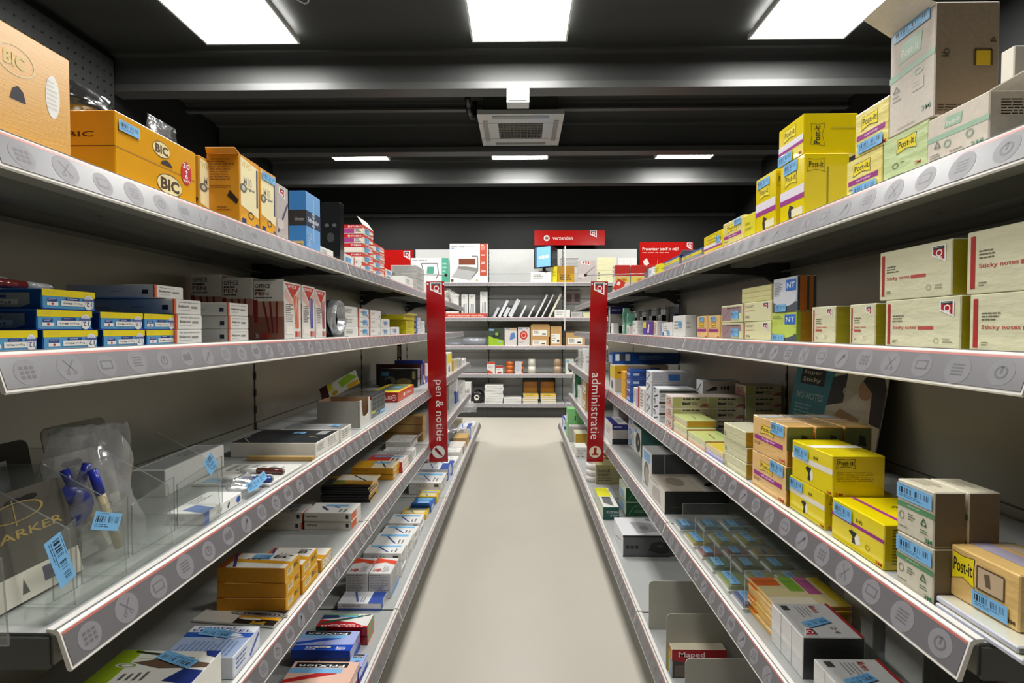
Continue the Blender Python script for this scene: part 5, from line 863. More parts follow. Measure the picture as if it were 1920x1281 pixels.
# ---------------------------------------------------------------- the hanging pen sign
def flag_sign(name, label, X0, X1, Xb0, Xb1, Y, z1, z0, word, icon, side, dirn):
    """tall red sign hung from a rod, reading downwards or upwards"""
    t = thing(name, label, 'sign', ((X0 + X1) / 2, Y, z1)); cx = (X0 + X1) / 2; th = .0035
    A, B_, Cc, D4 = (X0 - cx, 0, 0), (X1 - cx, 0, 0), (Xb1 - cx, 0, z0 - z1), (Xb0 - cx, 0, z0 - z1); mb = MB(); m = mat('#a30b12', 'gloss')
    mb.geo([A, B_, Cc, D4] + [(p[0], th, p[2]) for p in (A, B_, Cc, D4)], [(3, 2, 1, 0), (4, 5, 6, 7), (0, 1, 5, 4), (1, 2, 6, 5), (2, 3, 7, 6), (3, 0, 4, 7)], m); mb.build('panel', t)
    f = Face(D4, Vector(Cc) - Vector(D4), Vector(A) - Vector(D4)); f.n = Vector((0, -1, 0)); asp = f.u.length / f.v.length
    mb = MB(); draw(mb, f, word); mb.build('lettering', t); mb = MB(); draw(mb, f, icon(asp)); mb.build('pictogram', t)
    mb = MB(); draw(mb, f, qlogo(.2, .925, .62, .07)); mb.build('emblem', t)
    mb = MB(); draw(mb, f, [('o', .08, .987, .05, .05 * asp, '#f0e6e4'), ('o', .92, .987, .05, .05 * asp, '#f0e6e4')]); mb.build('hanging_hole', t)
    mb = MB()
    for x in (A[0] * .9, B_[0] * .9): mb.tube((x, .002, -.006), (x, .002, .03), .0007, .0007, mat('#d8d8d8', 'film'), 5)
    mb.build('hanging_thread', t)
    return t
def icon_pen(a): return [('o', .5, .055, .34, .34 * a, '#e6e2dd'), ('ln', [(.32, .055 + .2 * a), (.62, .055 - .14 * a)], .013, '#7a1512'), ('ln', [(.62, .055 - .14 * a), (.7, .055 - .22 * a)], .006, '#7a1512')]
def icon_stamp(a): return [('o', .5, .055, .36, .36 * a, '#e9dfc4'), ('o', .5, .055 + .17 * a, .1, .1 * a, '#a30b12'), ('p', [(.45, .055 + .15 * a), (.55, .055 + .15 * a), (.6, .055 - .1 * a), (.4, .055 - .1 * a)], '#a30b12'), ('r', .3, .055 - .2 * a, .7, .055 - .1 * a, '#a30b12')]
YS = 2.4735
q = [at_y(x, y, YS) for x, y in ((799, 528), (833, 528), (840, 863), (805, 866))]
flag_sign('aisle_sign', 'tall narrow red sign reading pen & notitie hanging at the shelf front', q[0].x, q[1].x, q[3].x, q[2].x, YS, q[0].z, q[3].z, [('t', .28, .115, .8, .455, '#f2e9e4', 'pen & notitie', 90, 0.0)], icon_pen, 'L', 1)
q = [at_y(x, y, YS) for x, y in ((1108, 528), (1140, 528), (1131, 864), (1100, 866))]
flag_sign('aisle_sign', 'tall narrow red sign reading administratie hanging at the shelf front', q[0].x, q[1].x, q[3].x, q[2].x, YS, q[0].z, q[3].z, [('t', .2, .125, .72, .495, '#f2e9e4', 'administratie', 90, 0.0)], icon_stamp, 'R', 1)
for sx, xs, lab in ((-1, (736, 836), 'thin metal sign rod with black ball end above the pen sign'), (1, (1212, 1098), 'thin metal sign rod with black ball end above the administration sign')):
    a, b_ = at_y(xs[0], 513, YS), at_y(xs[1], 516, YS); t = thing('sign_rod', lab, 'rod', a)
    mb = MB(); mb.tube((0, 0, 0), b_ - a, .0022, .0022, mat('#a5a49f', 'metal'), 8); mb.build('rod', t, True)
    mb = MB(); bmx = bmesh.new(); bmesh.ops.create_uvsphere(bmx, u_segments=12, v_segments=8, radius=.008); me = bpy.data.meshes.new('ball_end'); bmx.to_mesh(me); bmx.free(); me.materials.append(mat('#1a1a1a', 'plastic')); link('ball_end', me, t, b_ - a)
    mb = MB(); mb.box(-.008, -.006, SZ[1] - a.z + .004, .008, .006, .004, mat('#8d8c88', 'metal')); mb.build('foot_clamp', t)
# ================================================================ office side
style('purple', '#4a4fb0', 'gloss', F=[('r', 0, .55, .35, 1, '#e3d24a'), ('p', [(.5, .2), (.7, .2), (.75, .8), (.65, .85)], '#e6e6f0')])
style('prittlow', '#ded6cc', 'wrap', E=[('r', .05, .6, .95, .95, '#e2cf58'), ('o', .6, .75, .2, .1, '#c98a3a'), ('r', .05, .2, .95, .35, '#e0a89c')])
style('yelpads', '#d9a41a', 'gloss', cT='#e8d8a0', cE='#c4901a', T=[('r', 0, 0, .3, .35, '#dd6a2a'), ('r', .0, .4, .5, .6, '#7fae3a'), ('r', .0, .62, .6, .8, '#b05a8a'), ('r', .7, 0, 1, .6, '#eee6cc'), ('r', .0, .85, 1, 1, '#e3c62a')])
style('maped', '#c8bfa8', 'gloss', cE='#33302e', cF='#d8893a', E=[('r', 0, .62, 1, 1, '#a8141e'), ('p', [(0, .62), (1, .62), (.5, .48)], '#a8141e'), ('t', .12, .68, .6, .92, '#f0dede', 'Maped'), ('r', .05, .05, .9, .45, '#6a5b52')], F=[('r', 0, 0, .5, .8, '#e3c52e'), ('r', .5, 0, 1, .6, '#6fa8d8')])
style('shield', '#e0ddd8', 'paper', F=[('p', [(.2, .8), (.8, .85), (.7, .3), (.45, .1), (.25, .35)], '#4a2e22')])
style('thinpad', '#c9cbd8', 'wrap', cT='#d6d4c0', cE='#5b5a48', T=[('l', .2, .2, .8, .8, '#9a948e', 5), ('r', 0, .9, .3, 1, '#c9cf8a')])
style('envyel', '#e3e0d4', 'paper', F=[('r', 0, .75, 1, 1, '#dfb83a')]); style('envtop', '#e3e0d4', 'paper', cT='#dcb42e', F=[('r', 0, .4, 1, 1, '#dfb83a'), ('l', .2, .5, .8, .9, '#6b4a14', 1)], T=[('r', 0, .7, 1, 1, '#d9c9a0')])
style('tabs', '#d9d6c0', 'gloss')
TOPR = 'on the office side top shelf'
b('R', 1, 1857, 1740, 168, .12, 'pikraft', 'note_carton', 'low pale carton with green band and recycling arrows, nearest ' + TOPR, flap=('N', .03, 78))
gp = b('R', 1, 1742, 1657, 222, .08, 'pigreen', 'note_cube', 'pale green film-wrapped note cube under the tall carton')
b('R', 1, 1756, 1671, 2, .076, 'pitall', 'note_carton', 'tall pale carton with yellow window and open lid, on the green cube', base=gp, flap=('F', .045, 62), st=[('F', .5, .94, .06, .013)])
b('R', 1, 1903, 1876, 84, .1, 'greendark', 'note_carton', 'tall cream carton deep on the top shelf behind the low pale one', s=.135)
pl = b('R', 1, 1655, 1588, 272, .076, 'piwrap', 'note_pack', 'cream note pack with purple stripe, under its twin beside the green cube', st=[('F', .55, .17, .05, .015)])
b('R', 1, 1668, 1604, 177, .076, 'piwrap', 'note_pack', 'cream note pack with purple stripe, on top of its twin beside tall carton', base=pl, st=[('F', .5, .17, .05, .015)])
py = b('R', 1, 1509, 1464, 287, .078, 'pitop2', 'note_box', 'tall yellow note box supporting another on the office side top shelf', st=[('F', .45, .9, .045, .02)])
b('R', 1, 1507, 1461, 212, .095, 'pitop', 'note_box', 'yellow note box with emblem on its end, on top of the tall one', base=py, st=[('F', .3, .14, .05, .018)])
b('R', 1, 1455, 1418, 316, .06, 'pitop2', 'note_box', 'upright yellow note box before the stacked pair ' + TOPR, st=[('F', .4, .88, .05, .016)])
b('R', 1, 1416, 1396, 396, .05, 'yellow', 'note_box', 'small plain yellow box between upright yellow box and cream pack')
b('R', 1, 1394, 1356, 402, .05, 'piwrap', 'note_pack', 'cream and purple note pack lower than its neighbours ' + TOPR, st=[('F', .75, .85, .035, .014)])
b('R', 1, 1354, 1320, 429, .05, 'pitop', 'note_box', 'low yellow note box with purple stripe beside the blue staples box', st=[('F', .82, .62, .03, .016)])
b('R', 1, 1316, 1279, 464, .06, 'rapid', 'staples_box', 'grey staples box with blue lid and yellow label')
b('R', 1, 1274, 1244, 478, .06, 'rapid', 'staples_box', 'second staples box with yellow label, farther from the camera', flap=('N', .02, 50))
b('R', 1, 1237, 1228, 494, .035, 'yellow', 'glue_box', 'small yellow box at the foot of the staples boxes')
b('R', 1, 1224, 1213, 500, .05, 'whiteblue', 'glue_box', 'small white and blue box beside the red glue packs')
for i, (x_, s_, w_) in enumerate(((1153, .006, 'nearest the aisle'), (1153, .09, 'in the middle'), (1153, .174, 'deepest in the shelf'))):
    D0 = at_x(1153, 520, EX['R'][1] + .006).y; Xc = EX['R'][1] + s_ + .04
    lo = carton('glue_tray', 'clear and yellow glue pack under a red one, ' + w_, 'R', (Xc, D0 + .04, SZ[1] + .0004), R(-90), .07, .078, .085, 'prittlow', 'pack', 'glue packs')
    carton('glue_pack', 'red glue stick pack on top, ' + w_, 'R', (Xc, D0 + .04, SZ[1] + .086), R(-90), .07, .078, .056, 'pritt', 'pack', 'red glue packs')
mb = MB(); mb.box(-.022, -.001, 0, .022, .001, .06, mat('#c8321f')); f = Face((-.022, -.001, 0), (.044, 0, 0), (0, 0, .06)); draw(mb, f, [('r', .15, .5, .5, .8, '#efe3df')]); o = mb.build('red_tag', None, False, (.495, 2.62, SZ[1] + .004)); o.rotation_euler = (0, R(28), 0); tag(o, 'small tilted red tag beside the administration sign top', 'tag')

# second shelf
qa = b('R', 2, 2065, 1818, 534, .075, 'qnotes', 'sticky_notes_pack', 'big cream sticky notes pack nearest the camera, lower one', s=.01)
b('R', 2, 2065, 1814, 383, .075, 'qnotes', 'sticky_notes_pack', 'big cream sticky notes pack nearest the camera, upper one', s=.01, base=qa)
qb = b('R', 2, 1803, 1660, 553, .075, 'qnotes', 'sticky_notes_pack', 'big cream sticky notes pack, lower one of the second stack', s=.01)
b('R', 2, 1787, 1650, 446, .075, 'qnotes', 'sticky_notes_pack', 'big cream sticky notes pack with olive side, upper one of the second stack', s=.01, base=qb)
b('R', 2, 1642, 1593, 568, .07, 'qnotes2', 'sticky_notes_pack', 'small square cream notes pack touching the big stack', s=.01)
b('R', 2, 1567, 1522, 573, .07, 'qnotes2', 'sticky_notes_pack', 'small square cream notes pack beside the lime and blue packs', s=.01)
il = b('R', 2, 1494, 1447, 584, .036, 'infolime', 'note_pack', 'lime note pack with orange side under the grey-blue one', s=.01, st=[('F', .3, .13, .045, .014)])
b('R', 2, 1495, 1450, 516, .036, 'infoblue', 'note_pack', 'pale grey note pack with blue square on top of the lime one', s=.01, base=il, st=[('F', .35, .12, .04, .014)])
qs = stack('R', 2, 1445, 1393, 563, .05, 2, 'qcream', 'note_pack', 'cream note pack with emblem', 'beside the lime pack', s=.01)
b('R', 2, 1447, 1391, 532, .055, 'pads', 'note_pad', 'pale yellow notepads bundle on top of the cream emblem packs', s=.012, base=qs[-1], cat='notepad')
stack('R', 2, 1391, 1352, 570, .05, 2, 'qphoto', 'note_pack', 'note pack with mauve picture', 'beside the emblem packs', s=.01, st=[('F', .68, .42, .04, .018)])
b('R', 2, 1349, 1328, 591, .05, 'piorange_s', 'note_pack', 'orange note pack with purple stripe, nearer of the small pair', s=.01, st=[('F', .5, .86, .035, .012)])
b('R', 2, 1326, 1307, 592, .05, 'piorange_s', 'note_pack', 'orange note pack with purple stripe, farther of the small pair', s=.01, st=[('F', .5, .86, .035, .012)])
b('R', 2, 1285, 1262, 591, .035, 'white', 'clip_box', 'square white box with grey end beside the orange pair', s=.01, st=[('F', .6, .6, .03, .02)])
b('R', 2, 1260, 1244, 604, .05, 'white', 'clip_box', 'small white box with sticker beside the square white box', s=.01, st=[('F', .6, .25, .03, .014)])
b('R', 2, 1242, 1239, 605, .05, 'whiteblue', 'clip_box', 'slim white box behind the sticker-marked one', s=.01)
b('R', 2, 1232, 1224, 602, .04, 'redside', 'clip_box', 'white and dark red box beside the violet one', s=.01)
b('R', 2, 1222, 1206, 603, .03, 'purple', 'clip_box', 'violet-blue box with white swoosh on the second shelf', s=.01)
stack('R', 2, 1195, 1186, 601, .08, 2, 'white', 'clip_box', 'tiny white box', 'beside the violet-blue box', s=.01)
stack('R', 2, 1184, 1175, 612, .06, 1, 'violetlabel', 'clip_box', 'tiny white box with grey label', 'beside the green dispensers', s=.01)
b('R', 2, 1150, 1146, 606, .03, 'greenleaf', 'clip_box', 'narrow pale green pack next to the administration sign', s=.01)
b('R', 2, 1144, 1141, 575, .1, 'navybox', 'clip_box', 'dark navy box half hidden by the administration sign', s=.04)
# mint tape dispensers
def dispenser(x, y, z, label, h=.1):
    z += .001
    t = thing('tape_dispenser', label, 'tape dispenser', (x, y, z), R(-90)); mb = MB(); m = mat('#7fbfa4', 'plastic')
    prof = [(-.03, 0), (.03, 0), (.034, .02), (.03, .05), (.02, .06), (.022, h * .8), (.012, h), (-.012, h), (-.02, h * .75), (-.018, .06), (-.03, .05)]
    mb.geo([(a, -.015, c) for a, c in prof] + [(a, .015, c) for a, c in prof], [tuple(range(len(prof))), tuple(range(len(prof), 2 * len(prof)))[::-1]] + [(i, (i + 1) % len(prof), len(prof) + (i + 1) % len(prof), len(prof) + i) for i in range(len(prof))], m); mb.build('body', t)
    mb = MB(); mb.ring((0, -.017, .03), (0, 1, 0), .01, .018, .034, mat('#e6f0ea', 'plastic'), 18); mb.build('tape_roll', t)
    mb = MB(); mb.box(-.018, -.017, h * .55, .018, -.0155, h * .85, mat('#4f9a80')); mb.build('label', t)
dispenser(.525, 2.41, SZ[2], 'mint green tape dispenser standing nearer the camera on the second shelf')
dispenser(.535, 2.56, SZ[2], 'taller mint green tape dispenser beside the administration sign', .13)
def hang(side, px_, y, z, w_, h, col, col2, label, name='hanging_pack'):
    X = PX[side] - .02; X = -X if side == 'L' else X; sg = 1 if side == 'L' else -1
    t = thing(name, label, 'blister pack', (X, y, z), R(90) if side == 'L' else R(-90)); mb = MB(); mb.box(-w_ / 2, -.001, -h, w_ / 2, .001, 0, mat(col, 'gloss')); mb.build('backing_card', t)
    mb = MB(); mb.box(-w_ * .38, -.018, -h * .92, w_ * .38, -.0012, -h * .35, mat(col2, 'gloss')); mb.build('contents', t)
    mb = MB(); mb.tube((0, .016, -.012), (0, -.03, -.012), .0018, .0018, mat('#b9b9b5', 'metal'), 6); mb.build('hook', t)
for i, (u, c1, c2, lab) in enumerate(((1268, '#9aa3b8', '#4f5a8c', 'grey-blue hanging pack with yellow tag beside the panel seam'), (1244, '#22242a', '#0f1013', 'black hanging pack behind the white boxes'), (1226, '#3c4244', '#141718', 'dark grey hanging pack behind the violet box'),
        (1208, '#2c3a36', '#101513', 'dark hanging pack, third from the administration sign'), (1191, '#4c5a54', '#1d3a2e', 'grey-green hanging pack, second from the administration sign'), (1174, '#2f5a44', '#25483a', 'dark green hanging pack, closest to the administration sign'))):
    p = at_x(u, 590, PX['R'] - .02); hang('R', u, p.y, SZ[2] + .145, .09, .13, c1, c2, lab)
# third shelf
pd = b('R', 3, 1935, 1762, None, .11, 'thinpad', 'note_pad', 'thin lavender notepad lying flat at the shelf front', s=.004, h=.006, cat='notepad')
pd2 = b('R', 3, 1925, 1764, None, .1, 'thinpad', 'note_pad', 'thin cream notepad under the orange note block', s=.012, h=.007, base=pd, cat='notepad')
b('R', 3, 1918, 1791, None, .07, 'polybig', 'note_block', 'orange film-wrapped note block with picture, nearest on the third shelf', s=.03, h=.055, base=pd2, rot=3, st=[('F', .62, .2, .036, .017)])
SK = [('F', .5, .8, .05, .017)]
kb = stack('R', 3, 1753, 1682, 924, .034, 2, 'pirecyc', 'note_box', 'brown card note box', 'at the shelf front', yb=1143, st=SK, jit=.001)
stack('R', 3, 1753, 1682, 924, .034, 2, 'pirecyc', 'note_box', 'brown card note box', 'behind the front brown pair', s=.046, like=kb[0], jit=.001)
b('R', 3, 1659, 1559, 985, .1, 'pipurple', 'note_box', 'yellow note box with purple stripe beside the brown boxes', yb=1073, st=[('F', .25, .78, .038, .018)])
yl = b('R', 3, 1547, 1480, 926, .1, 'piyellow', 'note_box', 'yellow note box with white stripe, the one underneath', yb=996, st=[('F', .22, .82, .038, .016)])
b('R', 3, 1562, 1485, 855, .075, 'piyellow', 'note_box', 'yellow note box with white stripe, turned on top of the other', s=.015, base=yl, st=[('F', .26, .74, .04, .017)])
op = stack('R', 3, 1475, 1411, 800, .045, 2, 'piorange', 'note_pack', 'orange note pack with purple stripe', 'at the front', yb=952, st=[('F', .76, .84, .045, .02)], jit=.001)
stack('R', 3, 1475, 1411, 800, .045, 2, 'piorange', 'note_pack', 'orange note pack', 'second row back', s=.058, like=op[0], jit=.001)
stack('R', 3, 1475, 1411, 800, .045, 2, 'piorange', 'note_pack', 'orange note pack', 'third row back', s=.106, like=op[0], jit=.001)
stack('R', 3, 1398, 1356, 810, .06, 3, 'padcream', 'note_pad', 'cream notepad block', 'beside the orange packs', yb=907, cat='notepad')
b('R', 3, 1356, 1323, 850, .05, 'padsmulti', 'note_pad', 'yellow and lavender notepad block at the shelf front', s=.002, cat='notepad')
b('R', 3, 1322, 1290, 827, .078, 'padsgreen', 'note_pad', 'green and orange notepad block lying nearer the cream blocks', yb=852, cat='notepad')
pg = b('R', 3, 1288, 1263, 804, .078, 'padsgreen', 'note_pad', 'green and orange notepad block under another', yb=828, cat='notepad')
b('R', 3, 1288, 1263, 789, .08, 'padsgreen', 'note_pad', 'lime notepad block on top beside the red stapler boxes', s=.014, base=pg, cat='notepad')
sb_ = stack('R', 3, 1260, 1247, 744, .105, 3, 'stapler', 'stapler_box', 'cream and red stapler box', 'at the shelf front', s=.003, jit=.001)
stack('R', 3, 1260, 1247, 744, .105, 3, 'stapler', 'stapler_box', 'cream and red stapler box', 'in the middle row', s=.114, like=sb_[0], jit=.001)
stack('R', 3, 1262, 1248, 735, .105, 4, 'stapler', 'stapler_box', 'cream and red stapler box', 'against the back panel', s=.222, like=sb_[0], jit=.001)
stack('R', 3, 1236, 1224, 729, .115, 3, 'staplerw', 'stapler_box', 'white box with black stapler', 'behind the red boxes', s=.003, jit=.001)
stack('R', 3, 1317, 1305, 714, .115, 3, 'staplerc', 'stapler_box', 'pale grey stapler box', 'deeper on the shelf', s=.135, jit=.001)
stack('R', 3, 1221, 1211, 697, .137, 4, 'staplerb', 'stapler_box', 'grey blue-labelled box', 'beside the blue boxes', s=.003, jit=.001)
b('R', 3, 1208, 1196, 730, .1, 'redside', 'staples_box', 'white staples box with dark red edge next to the tall grey stack', s=.003)
b('R', 3, 1195, 1188, 729, .1, 'violetlabel', 'staples_box', 'small cream box with violet label beside the red-edged box', s=.003)
stack('R', 3, 1182, 1175, 694, .12, 4, 'blueshelf', 'stapler_box', 'blue stapler box', 'beside the cream label box', s=.003, jit=.001)
stack('R', 3, 1172, 1165, 698, .1, 3, 'gapbox', 'stapler_box', 'orange open box', 'behind the blue boxes', s=.003, jit=.001)
yw = b('R', 3, 1153, 1144, 685, .25, 'yelwhite', 'punch_box', 'tall white and yellow box beside the administration sign', s=.003)
b('R', 3, 1149, 1141, 662, .318, 'bluelong', 'trimmer_box', 'long dark blue box lying on the white and yellow box', s=.003, base=yw)
bag('plastic_pack', 'clear plastic pack hanging over the shelf edge beside the administration sign', (.452, 2.545, SZ[3] + .01), .04, .19, .02, 0, 51, mat('#b9b6b4', 'tint'), R(-90), .004)
b('R', 3, 1097, 1092, 655, .08, 'white', 'box', 'tall white box just past the administration sign', s=.01)
b('R', 3, 1088, 1084, 657, .06, 'grey', 'box', 'tall pale grey box past the administration sign', s=.02)
bag('plastic_pack', 'white crumpled plastic packs lying at the far end of the third shelf', (.475, 4.2, SZ[3]), .2, .06, .06, 0, 53, mat('#e4e4e2', 'tint'), R(-90), .012)
# display card standing at the back of the third shelf
t = thing('display_card', 'printed display card with woman at a desk leaning on the back panel', 'display card', (.715, 1.2, SZ[3] + .001), R(-90)); t.rotation_euler = (R(-10), 0, R(-88))
mb = MB(); mb.box(-.16, -.0012, 0, .16, .0012, .232, mat('#d8d2c2', 'gloss')); mb.build('card', t)
mb = MB(); f = Face((-.16, -.0012, 0), (.32, 0, 0), (0, 0, .232))
draw(mb, f, [('p', [(0, 0), (.4, 0), (.5, 1), (0, 1)], '#3f8ea6'), ('p', [(.4, 0), (1, 0), (1, .3), (.4, .36)], '#c9b48c'), ('p', [(.45, .5), (.62, .56), (.62, .85), (.47, .8)], '#33383c'), ('p', [(.55, .42), (.8, .34), (.85, .42), (.6, .5)], '#b98f68'), ('p', [(.62, 0), (1, 0), (1, .5), (.86, .52), (.72, .25)], '#e6dcc8'), ('o', .82, .72, .07, .1, '#c99f7c'), ('p', [(.78, .8), (.84, .9), (.95, .9), (1, .75), (1, .4), (.9, .42), (.88, .7)], '#2b211d'), ('ring', .66, .68, .06, .05, '#c9c2b4', .3),
             ('r', .1, .9, .36, 1, '#d8b43a'), ('p', [(.1, .9), (.23, .93), (.36, .9), (.23, .97)], '#f0dc4a'), ('r', .08, .68, .38, .86, '#23262a'), ('t', .11, .78, .34, .84, '#dcd8c4', 'Super'), ('t', .11, .7, .34, .76, '#dcd8c4', 'Sticky'), ('t', .06, .52, .4, .59, '#b9d4dc', 'BIG NOTES'), ('l', .06, .3, .36, .46, '#9cc3cf', 4)]); mb.build('printed_design', t)
# fourth shelf
stack('R', 4, 1451, 1400, 1138, .14, 8, 'yelpads', 'tab_pack', 'yellow index tab pack', 'behind the white wrapped boxes', yb=1202, cat='pack', jit=.006)
b('R', 4, 1514, 1453, None, .1, 'wrapwhite', 'marker_pack', 'white film-wrapped box with red edge beside the yellow tab packs', s=.026, h=.07, st=[('T', .6, .45, .05, .017, -70)])
b('R', 4, 1608, 1534, None, .1, 'wrapwhite', 'marker_pack', 'white film-wrapped box with red edge, nearest on the fourth shelf', s=.026, h=.055, st=[('T', .55, .4, .05, .017, -70)])
for i, (Yc, lab) in enumerate(((.93, 'clear plastic case with white card behind the yellow tab packs'), (.82, 'clear plastic case with white card, the nearer one deep on the fourth shelf'))):
    t = thing('clear_case', lab, 'case', (.62, Yc, SZ[4] + .0005)); mb = MB(); mb.box(-.02, -.045, 0, .02, .045, .105, mat('#e3e8e6', 'acrylic')); mb.build('case', t); mb = MB(); mb.box(.004, -.04, .004, .006, .04, .098, mat('#dcdcd8')); mb.build('inner_card', t)
bag('plastic_bag', 'dark glossy plastic bag deep on the fourth shelf behind the white boxes', (.66, .66, SZ[4]), .13, .12, .05, 0, 61, mat('#8b8e90', 'tint'), R(-90), .012)
b('R', 4, 1246, 1216, 921, .2, 'perfodark', 'punch_box', 'wide dark-sided box with beige picture on top, fourth shelf', s=.003)
b('R', 4, 1221.5, 1204, 852, .22, 'perfotall', 'punch_box', 'tall dark box with grey picture beside the beige-topped one', s=.016, st=[])
b('R', 4, 1202, 1188, 806, .1, 'greendisc', 'disc_box', 'pale green box with black disc picture', yb=859)
stack('R', 4, 1186, 1178, 783, .1, 3, 'discbox', 'disc_box', 'small box with blue disc', 'behind the pale green box', yb=844)
b('R', 4, 1226, 1212, 800, .08, 'shield', 'disc_box', 'white box with dark brown shield deep on the fourth shelf', s=.18)
b('R', 4, 1148, 1134, 796, .08, 'navybox', 'staples_box', 'white box with navy lid beside the administration sign', yb=834)
b('R', 4, 1160, 1150, 765, .1, 'greybin', 'punch_box', 'dull grey box deep behind the navy-lidded one', s=.12)
b('R', 4, 1078, 1074, 702, .05, 'greenbox', 'folder_box', 'tall green box at the far end of the fourth shelf', s=.02)
b('R', 4, 1090, 1083, 728, .1, 'white', 'folder_box', 'white box past the administration sign on the fourth shelf', s=.01)
stack('R', 4, 1098, 1092.5, 716, .12, 2, 'kraftlabel', 'folder_box', 'brown labelled box', 'past the administration sign', s=.02)
bag('plastic_pack', 'long white plastic pack hanging at the far end below the third shelf', (.46, 4.40, SZ[4] + .012), .05, .2, .03, 0, 55, mat('#e0e0de', 'tint'), R(-90), .006)
# clear dividers and index tabs
z4 = SZ[4]; DX = [(at_x(u, v, .452).y) for u, v in ((1280, 970), (1304, 990), (1320, 1010), (1340, 1035), (1370, 1070), (1397, 1095))]
for i, y in enumerate(DX):
    mb = MB(); quad(mb, [(.452, y, z4 + .0006), (.77, y, z4 + .0006), (.77, y, z4 + .086), (.452, y, z4 + .086)], .002, (0, 1, 0), MA, mat('#98a19e', 'plastic'))
    tag(mb.build('clear_divider', None), ('farthest clear acrylic divider beside the dark box', 'second clear acrylic divider from the dark box', 'third clear acrylic divider from the dark box', 'fourth clear acrylic divider from the dark box', 'fifth clear acrylic divider from the dark box', 'nearest clear acrylic divider beside the yellow tab packs')[i], 'divider')
cols = [('#5f9ac4', '#4a6ea0', 'blue'), ('#d9c82a', '#3a3a3a', 'yellow and blue'), ('#b8585a', '#3d4470', 'red and blue'), ('#5c8a58', '#3a5a3c', 'green'), ('#b5c84a', '#c9cfa0', 'lime green'), ('#3e56a8', '#2f3f80', 'navy blue')]
Ys = [DX[0] + .045] + [(DX[i] + DX[i + 1]) / 2 for i in range(5)]
for i, y in enumerate(Ys):
    lg = (.06, .08, .048, .056, .075, .056)[i]
    for j in range(3):
        X0 = .448 + j * .068; c1, c2, nm = cols[i]; alt = i == 2 and j == 2
        t = thing('tab_pack', f'{"orange-yellow" if alt else nm} index tab pack, {("nearest the aisle", "in the middle", "deepest")[j]} of its row between the clear dividers', 'index tabs', (X0 + .03, y, z4 + .0006), R(-90), 'index tab packs between the clear dividers')
        m = mat('#d9a62a' if alt else c1, 'gloss'); mb = MB(); mb.box(-lg / 2, -.028, 0, lg / 2, .028, .004, mat('#e4e2d8')); mb.build('card', t)
        mb = MB(); mb.box(-lg * .42, -.024, .004, lg * .42, .024, .011, m); mb.box(-lg * .3, -.006, .011, lg * .3, .002, .012, mat(c2)); mb.build('tab_block', t)
        mb = MB(); mb.box(-lg * .46, -.026, .0045, lg * .46, .026, .014, mat('#e8ecee', 'film')); mb.build('clear_lid', t)
        if not alt: sticker(t, Face((-lg / 2, -.028, .0145), (lg, 0, 0), (0, .056, 0)), .5, .38, lg * .75, .02, 0, 1)
# bottom shelf
z5 = SZ[5]
for i, (u, v, vt) in enumerate(((1214.5, 1181, 1090), (1249.7, 1257, 1151.6), (1298.4, 1340, 1235.5))):
    p = at_z(u, v, z5); h = z_of(vt, p) - z5; t = thing('metal_divider', ('grey sheet metal divider, farthest of three', 'grey sheet metal divider, middle of three', 'grey sheet metal divider, nearest of three')[i] + ' on the office side bottom shelf', 'divider', (.357, p.y, z5 + .0006))
    L_ = PX['R'] - .36; mb = MB(); m = mat('#a9a79b', 'paint'); r_ = .012
    out = [(0, 0), (L_, 0), (L_, h)] + [(r_ - r_ * math.sin(a), h - r_ + r_ * math.cos(a)) for a in (0, R(30), R(60), R(90))]
    mb.geo([(x, 0, z) for x, z in out] + [(x, .0016, z) for x, z in out], [tuple(range(len(out))), tuple(range(len(out), 2 * len(out)))[::-1]] + [(k, (k + 1) % len(out), len(out) + (k + 1) % len(out), len(out) + k) for k in range(len(out))], m); mb.build('plate', t)
    mb = MB(); mb.box(.01, .0018, 0, L_, .03, .0014, m); mb.build('foot', t)
b('R', 5, 1265, 1258, None, .13, 'maped', 'scissors_box', 'open display box with red lettered header between the metal dividers', s=.012, h=.07)
b('R', 5, 1168, 1151, 1004, .17, 'perfo', 'punch_box', 'white-topped grey box with black punch picture on the bottom shelf', yb=1045)
b('R', 5, 1131, 1114, 951, .07, 'holeperf', 'punch_box', 'teal-ended box with bright yellow top', yb=975)
stack('R', 5, 1173, 1161, 915, .12, 2, 'greenbox', 'tape_box', 'dark green tape box', 'behind the yellow-topped box', yb=969)
b('R', 5, 1118, 1112, 872, .146, 'scotch', 'tape_box', 'olive gold tape box with white front', yb=909)
tp = at_z(1104.5, 906, z5)
for i in range(3):
    mb = MB(); mb.ring((0, 0, 0), (0, 0, 1), .026, .036, .033, mat('#e3dedb', 'plastic'), 32); mb.ring((0, 0, .001), (0, 0, 1), .022, .026, .031, mat('#b9b4ae', 'plastic'), 32)
    tag(mb.build('tape_roll', None, True, (max(tp.x, .398), tp.y + .04, z5 + .0005 + i * .034)), 'white tape roll, ' + pos(3)[i] + ' of the stack beside the olive gold box', 'tape roll', 'stacked white tape rolls')
tp = at_z(1137, 872, z5)
for i in range(2):
    mb = MB(); mb.ring((0, 0, 0), (0, 0, 1), .018, .034, .03, mat('#a5764c', 'plastic'), 28); tag(mb.build('tape_roll', None, True, (tp.x + .02, tp.y + .12, z5 + .0005 + i * .031)), 'brown tape roll, ' + pos(2)[i] + ' behind the administration sign foot', 'tape roll')
b('R', 5, 1080, 1076, 839, .075, 'scotchw', 'tape_box', 'small white tape box beside the administration sign foot', yb=865)
b('R', 5, 1079, 1075, 813, .09, 'padcream', 'folder_box', 'cream box behind the small white tape box', yb=838)
b('R', 5, 1068, 1066, 800, .13, 'greybin', 'folder_box', 'light grey box in front of the green box file', yb=829)
